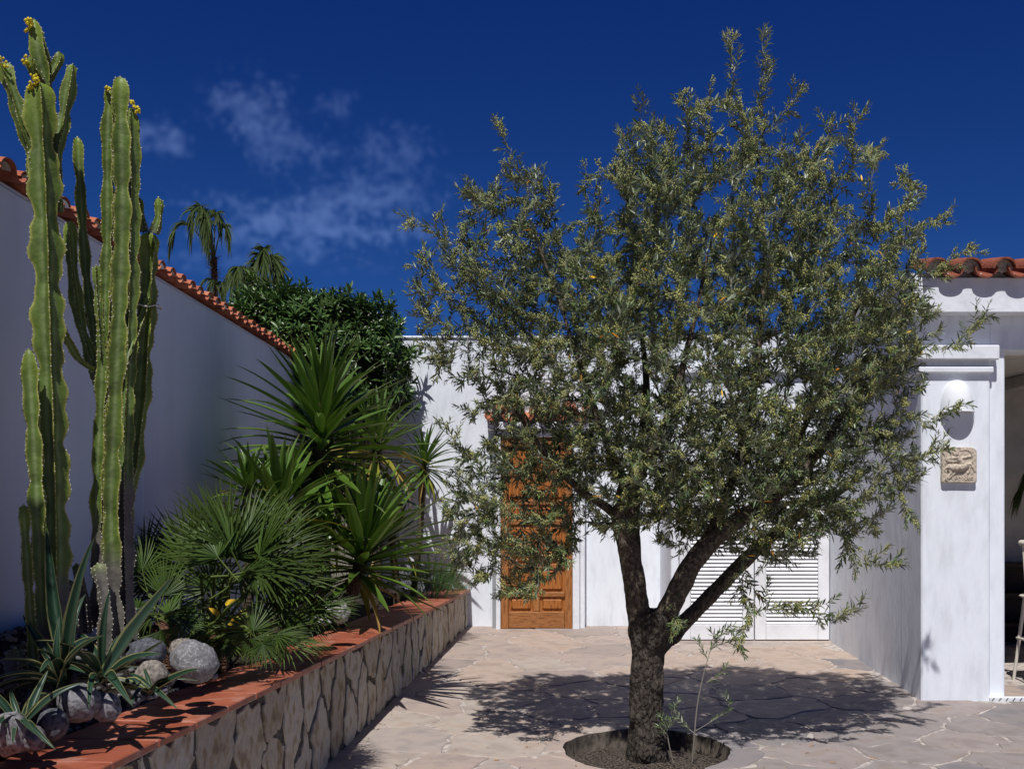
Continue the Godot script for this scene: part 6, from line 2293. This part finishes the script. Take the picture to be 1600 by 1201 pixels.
func sucker(label: String, stem: Array, sides: Array, sd: int) -> void:
	rng.seed = sd
	var foot := at(stem[0][0], stem[0][1], stem[0][2])
	foot.y = ground_y(PIT.y) - 0.13
	var root := thing("olive_sucker", label, "shoot", foot)
	var b := MB.new()
	var lines := [px_path(stem, 0.03, foot)]
	for s in sides:
		lines.append(px_path(s, 0.02, foot))
	for i in lines.size():
		var q: PackedVector3Array = lines[i]
		var rr := PackedFloat32Array()
		for e in q.size():
			rr.append(lerpf(0.0055 if i == 0 else 0.0028, 0.003 if i == 0 else 0.0012, float(e) / q.size()))
		b.tube(q, rr, 6)
	part("stem", b.mesh(), M.twig, root)
	var lm := olive_leaf_mesh()
	for i in range(1, lines.size()):
		var q: PackedVector3Array = lines[i]
		for e in range(maxi(1, q.size() - 14), q.size()):
			var t := (q[e] - q[e - 1]).normalized()
			var x := t.cross(Vector3(0.2, 0.3, 0.9)).normalized().rotated(t, e * 1.6)
			for s in [-1.0, 1.0]:
				var dir: Vector3 = (t * 0.7 + x * s * 0.7 + Vector3(rf(-0.2, 0.2), rf(-0.2, 0.3), rf(-0.2, 0.2))).normalized()
				var ln := rf(0.036, 0.064)
				part("leaf", lm, M.olive_leaf, root, leaf_xf(q[e], dir, Vector3(rf(-0.4, 0.4), 0.7, rf(0, 0.7)), Vector3.ONE * ln))

func tree_pit_litter() -> void:
	rng.seed = 818
	var lm := blade(1.0, 0.2, 0.3, 0.5, 0.6, 0.4, func(_u: float, _v: float) -> Color: return Color(0.30, 0.235, 0.155), 4)
	var xfs := []
	var cols := []
	for k in 1100:
		var a := rf(0, TAU)
		var r := PIT_R * sqrt(rf(0.03, 0.96))
		var p := Vector3(PIT.x + cos(a) * r, ground_y(PIT.y) - 0.128 + 0.05 * (1.0 - r / PIT_R) + rf(0.0, 0.012), -PIT.y + sin(a) * r)
		xfs.append(leaf_xf(p, Vector3(rf(-1, 1), rf(-0.15, 0.25), rf(-1, 1)), Vector3(rf(-0.5, 0.5), 1, rf(-0.5, 0.5)), Vector3.ONE * rf(0.025, 0.055)))
		var t := rf(0.35, 1.7)
		cols.append(Color(t, t * rf(0.85, 1.05), t * rf(0.75, 1.1)))
	var o := many("leaf_litter", lm, M.dead_leaf, self, xfs, cols)
	tag(o, "dry brown olive leaves littering the soil of the tree pit", "leaf litter")
	# withered leaves and bits of bark blown over the paving and the coping
	xfs = []
	cols = []
	for k in 260:
		var z := rf(6.9, 12.8)
		var x := rf(face_x(z) + 0.05, 3.05)
		if k % 3 == 0:
			var a := rf(0, TAU)
			x = PIT.x + cos(a) * rf(0.6, 1.5)
			z = PIT.y + sin(a) * rf(0.6, 1.6)
		elif k % 3 == 1:
			x = face_x(z) + rf(0.01, 0.16)
		var y := ground_y(z) + 0.006
		if k % 7 == 0:
			x = face_x(z) - rf(0.02, 0.32)
			y = COPE_Y + 0.036
		if Vector2(x, z).distance_to(PIT) < PIT_R + 0.03 or x < face_x(z) - 0.34 or (x > face_x(z) - 0.01 and y > 0.95):
			continue
		xfs.append(leaf_xf(Vector3(x, y, -z), Vector3(rf(-1, 1), rf(-0.06, 0.06), rf(-1, 1)), Vector3(rf(-0.2, 0.2), 1, rf(-0.2, 0.2)), Vector3.ONE * rf(0.018, 0.05)))
		var t := rf(0.3, 1.5)
		cols.append(Color(t, t * rf(0.8, 1.05), t * rf(0.6, 1.1)))
	tag(many("blown_leaves", lm, M.dead_leaf, self, xfs, cols), "sparse withered leaf bits blown over the paving and coping", "leaf litter")
	# stray leaves on the paving
	var stray := blade(0.06, 0.013, 0.3, 0.5, 0.3, 0.4, func(_u: float, v: float) -> Color: return Color(0.55, 0.22, 0.02).lerp(Color(0.4, 0.2, 0.03), v), 5)
	var spots := [[771, 1189, "orange fallen leaf on the paving left of the tree pit"], [1359, 1186, "brown fallen leaf on the grey paving far right of the pit"], [1265, 1166, "curled brown leaf on the paving right of the pit rim"], [1296, 1192, "thin dry leaf at the front edge right of the pit"]]
	for s in spots:
		var z: float = 2.024 / ((s[1] - VV) / FOCAL + 0.049)
		var p := Vector3((s[0] - VU) / FOCAL * z, ground_y(z) + 0.008, -z)
		whole("fallen_leaf", stray, M.dead_leaf, s[2], "leaf", "", leaf_xf(p, Vector3(1, 0.05, rf(-0.5, 0.5)), Vector3(0.2, 1, 0.2), Vector3.ONE))
	# small stones lying in the pit
	var st := MB.new()
	blob(st, Vector3.ZERO, Vector3(1, 0.65, 0.8), Basis(), 0.25, 3, 14, 9)
	var sm := st.mesh()
	var stones := [[1036, 1183, 7.62, 0.032, "blue grey pebble in the pit beside the root burl"], [968, 1190, 7.6, 0.018, "small tan pebble at the front of the pit left of the burl"], [1100, 1188, 7.6, 0.016, "tiny grey pebble in the pit near the tall sucker"]]
	for s in stones:
		var p := at(s[0], s[1], s[2])
		p.y = ground_y(PIT.y) - 0.1
		whole("pit_pebble", sm, M.rock[2] if s[3] > 0.03 else M.rock[1], s[4], "pebble", "", Transform3D(Basis().scaled(Vector3.ONE * s[3]), p))
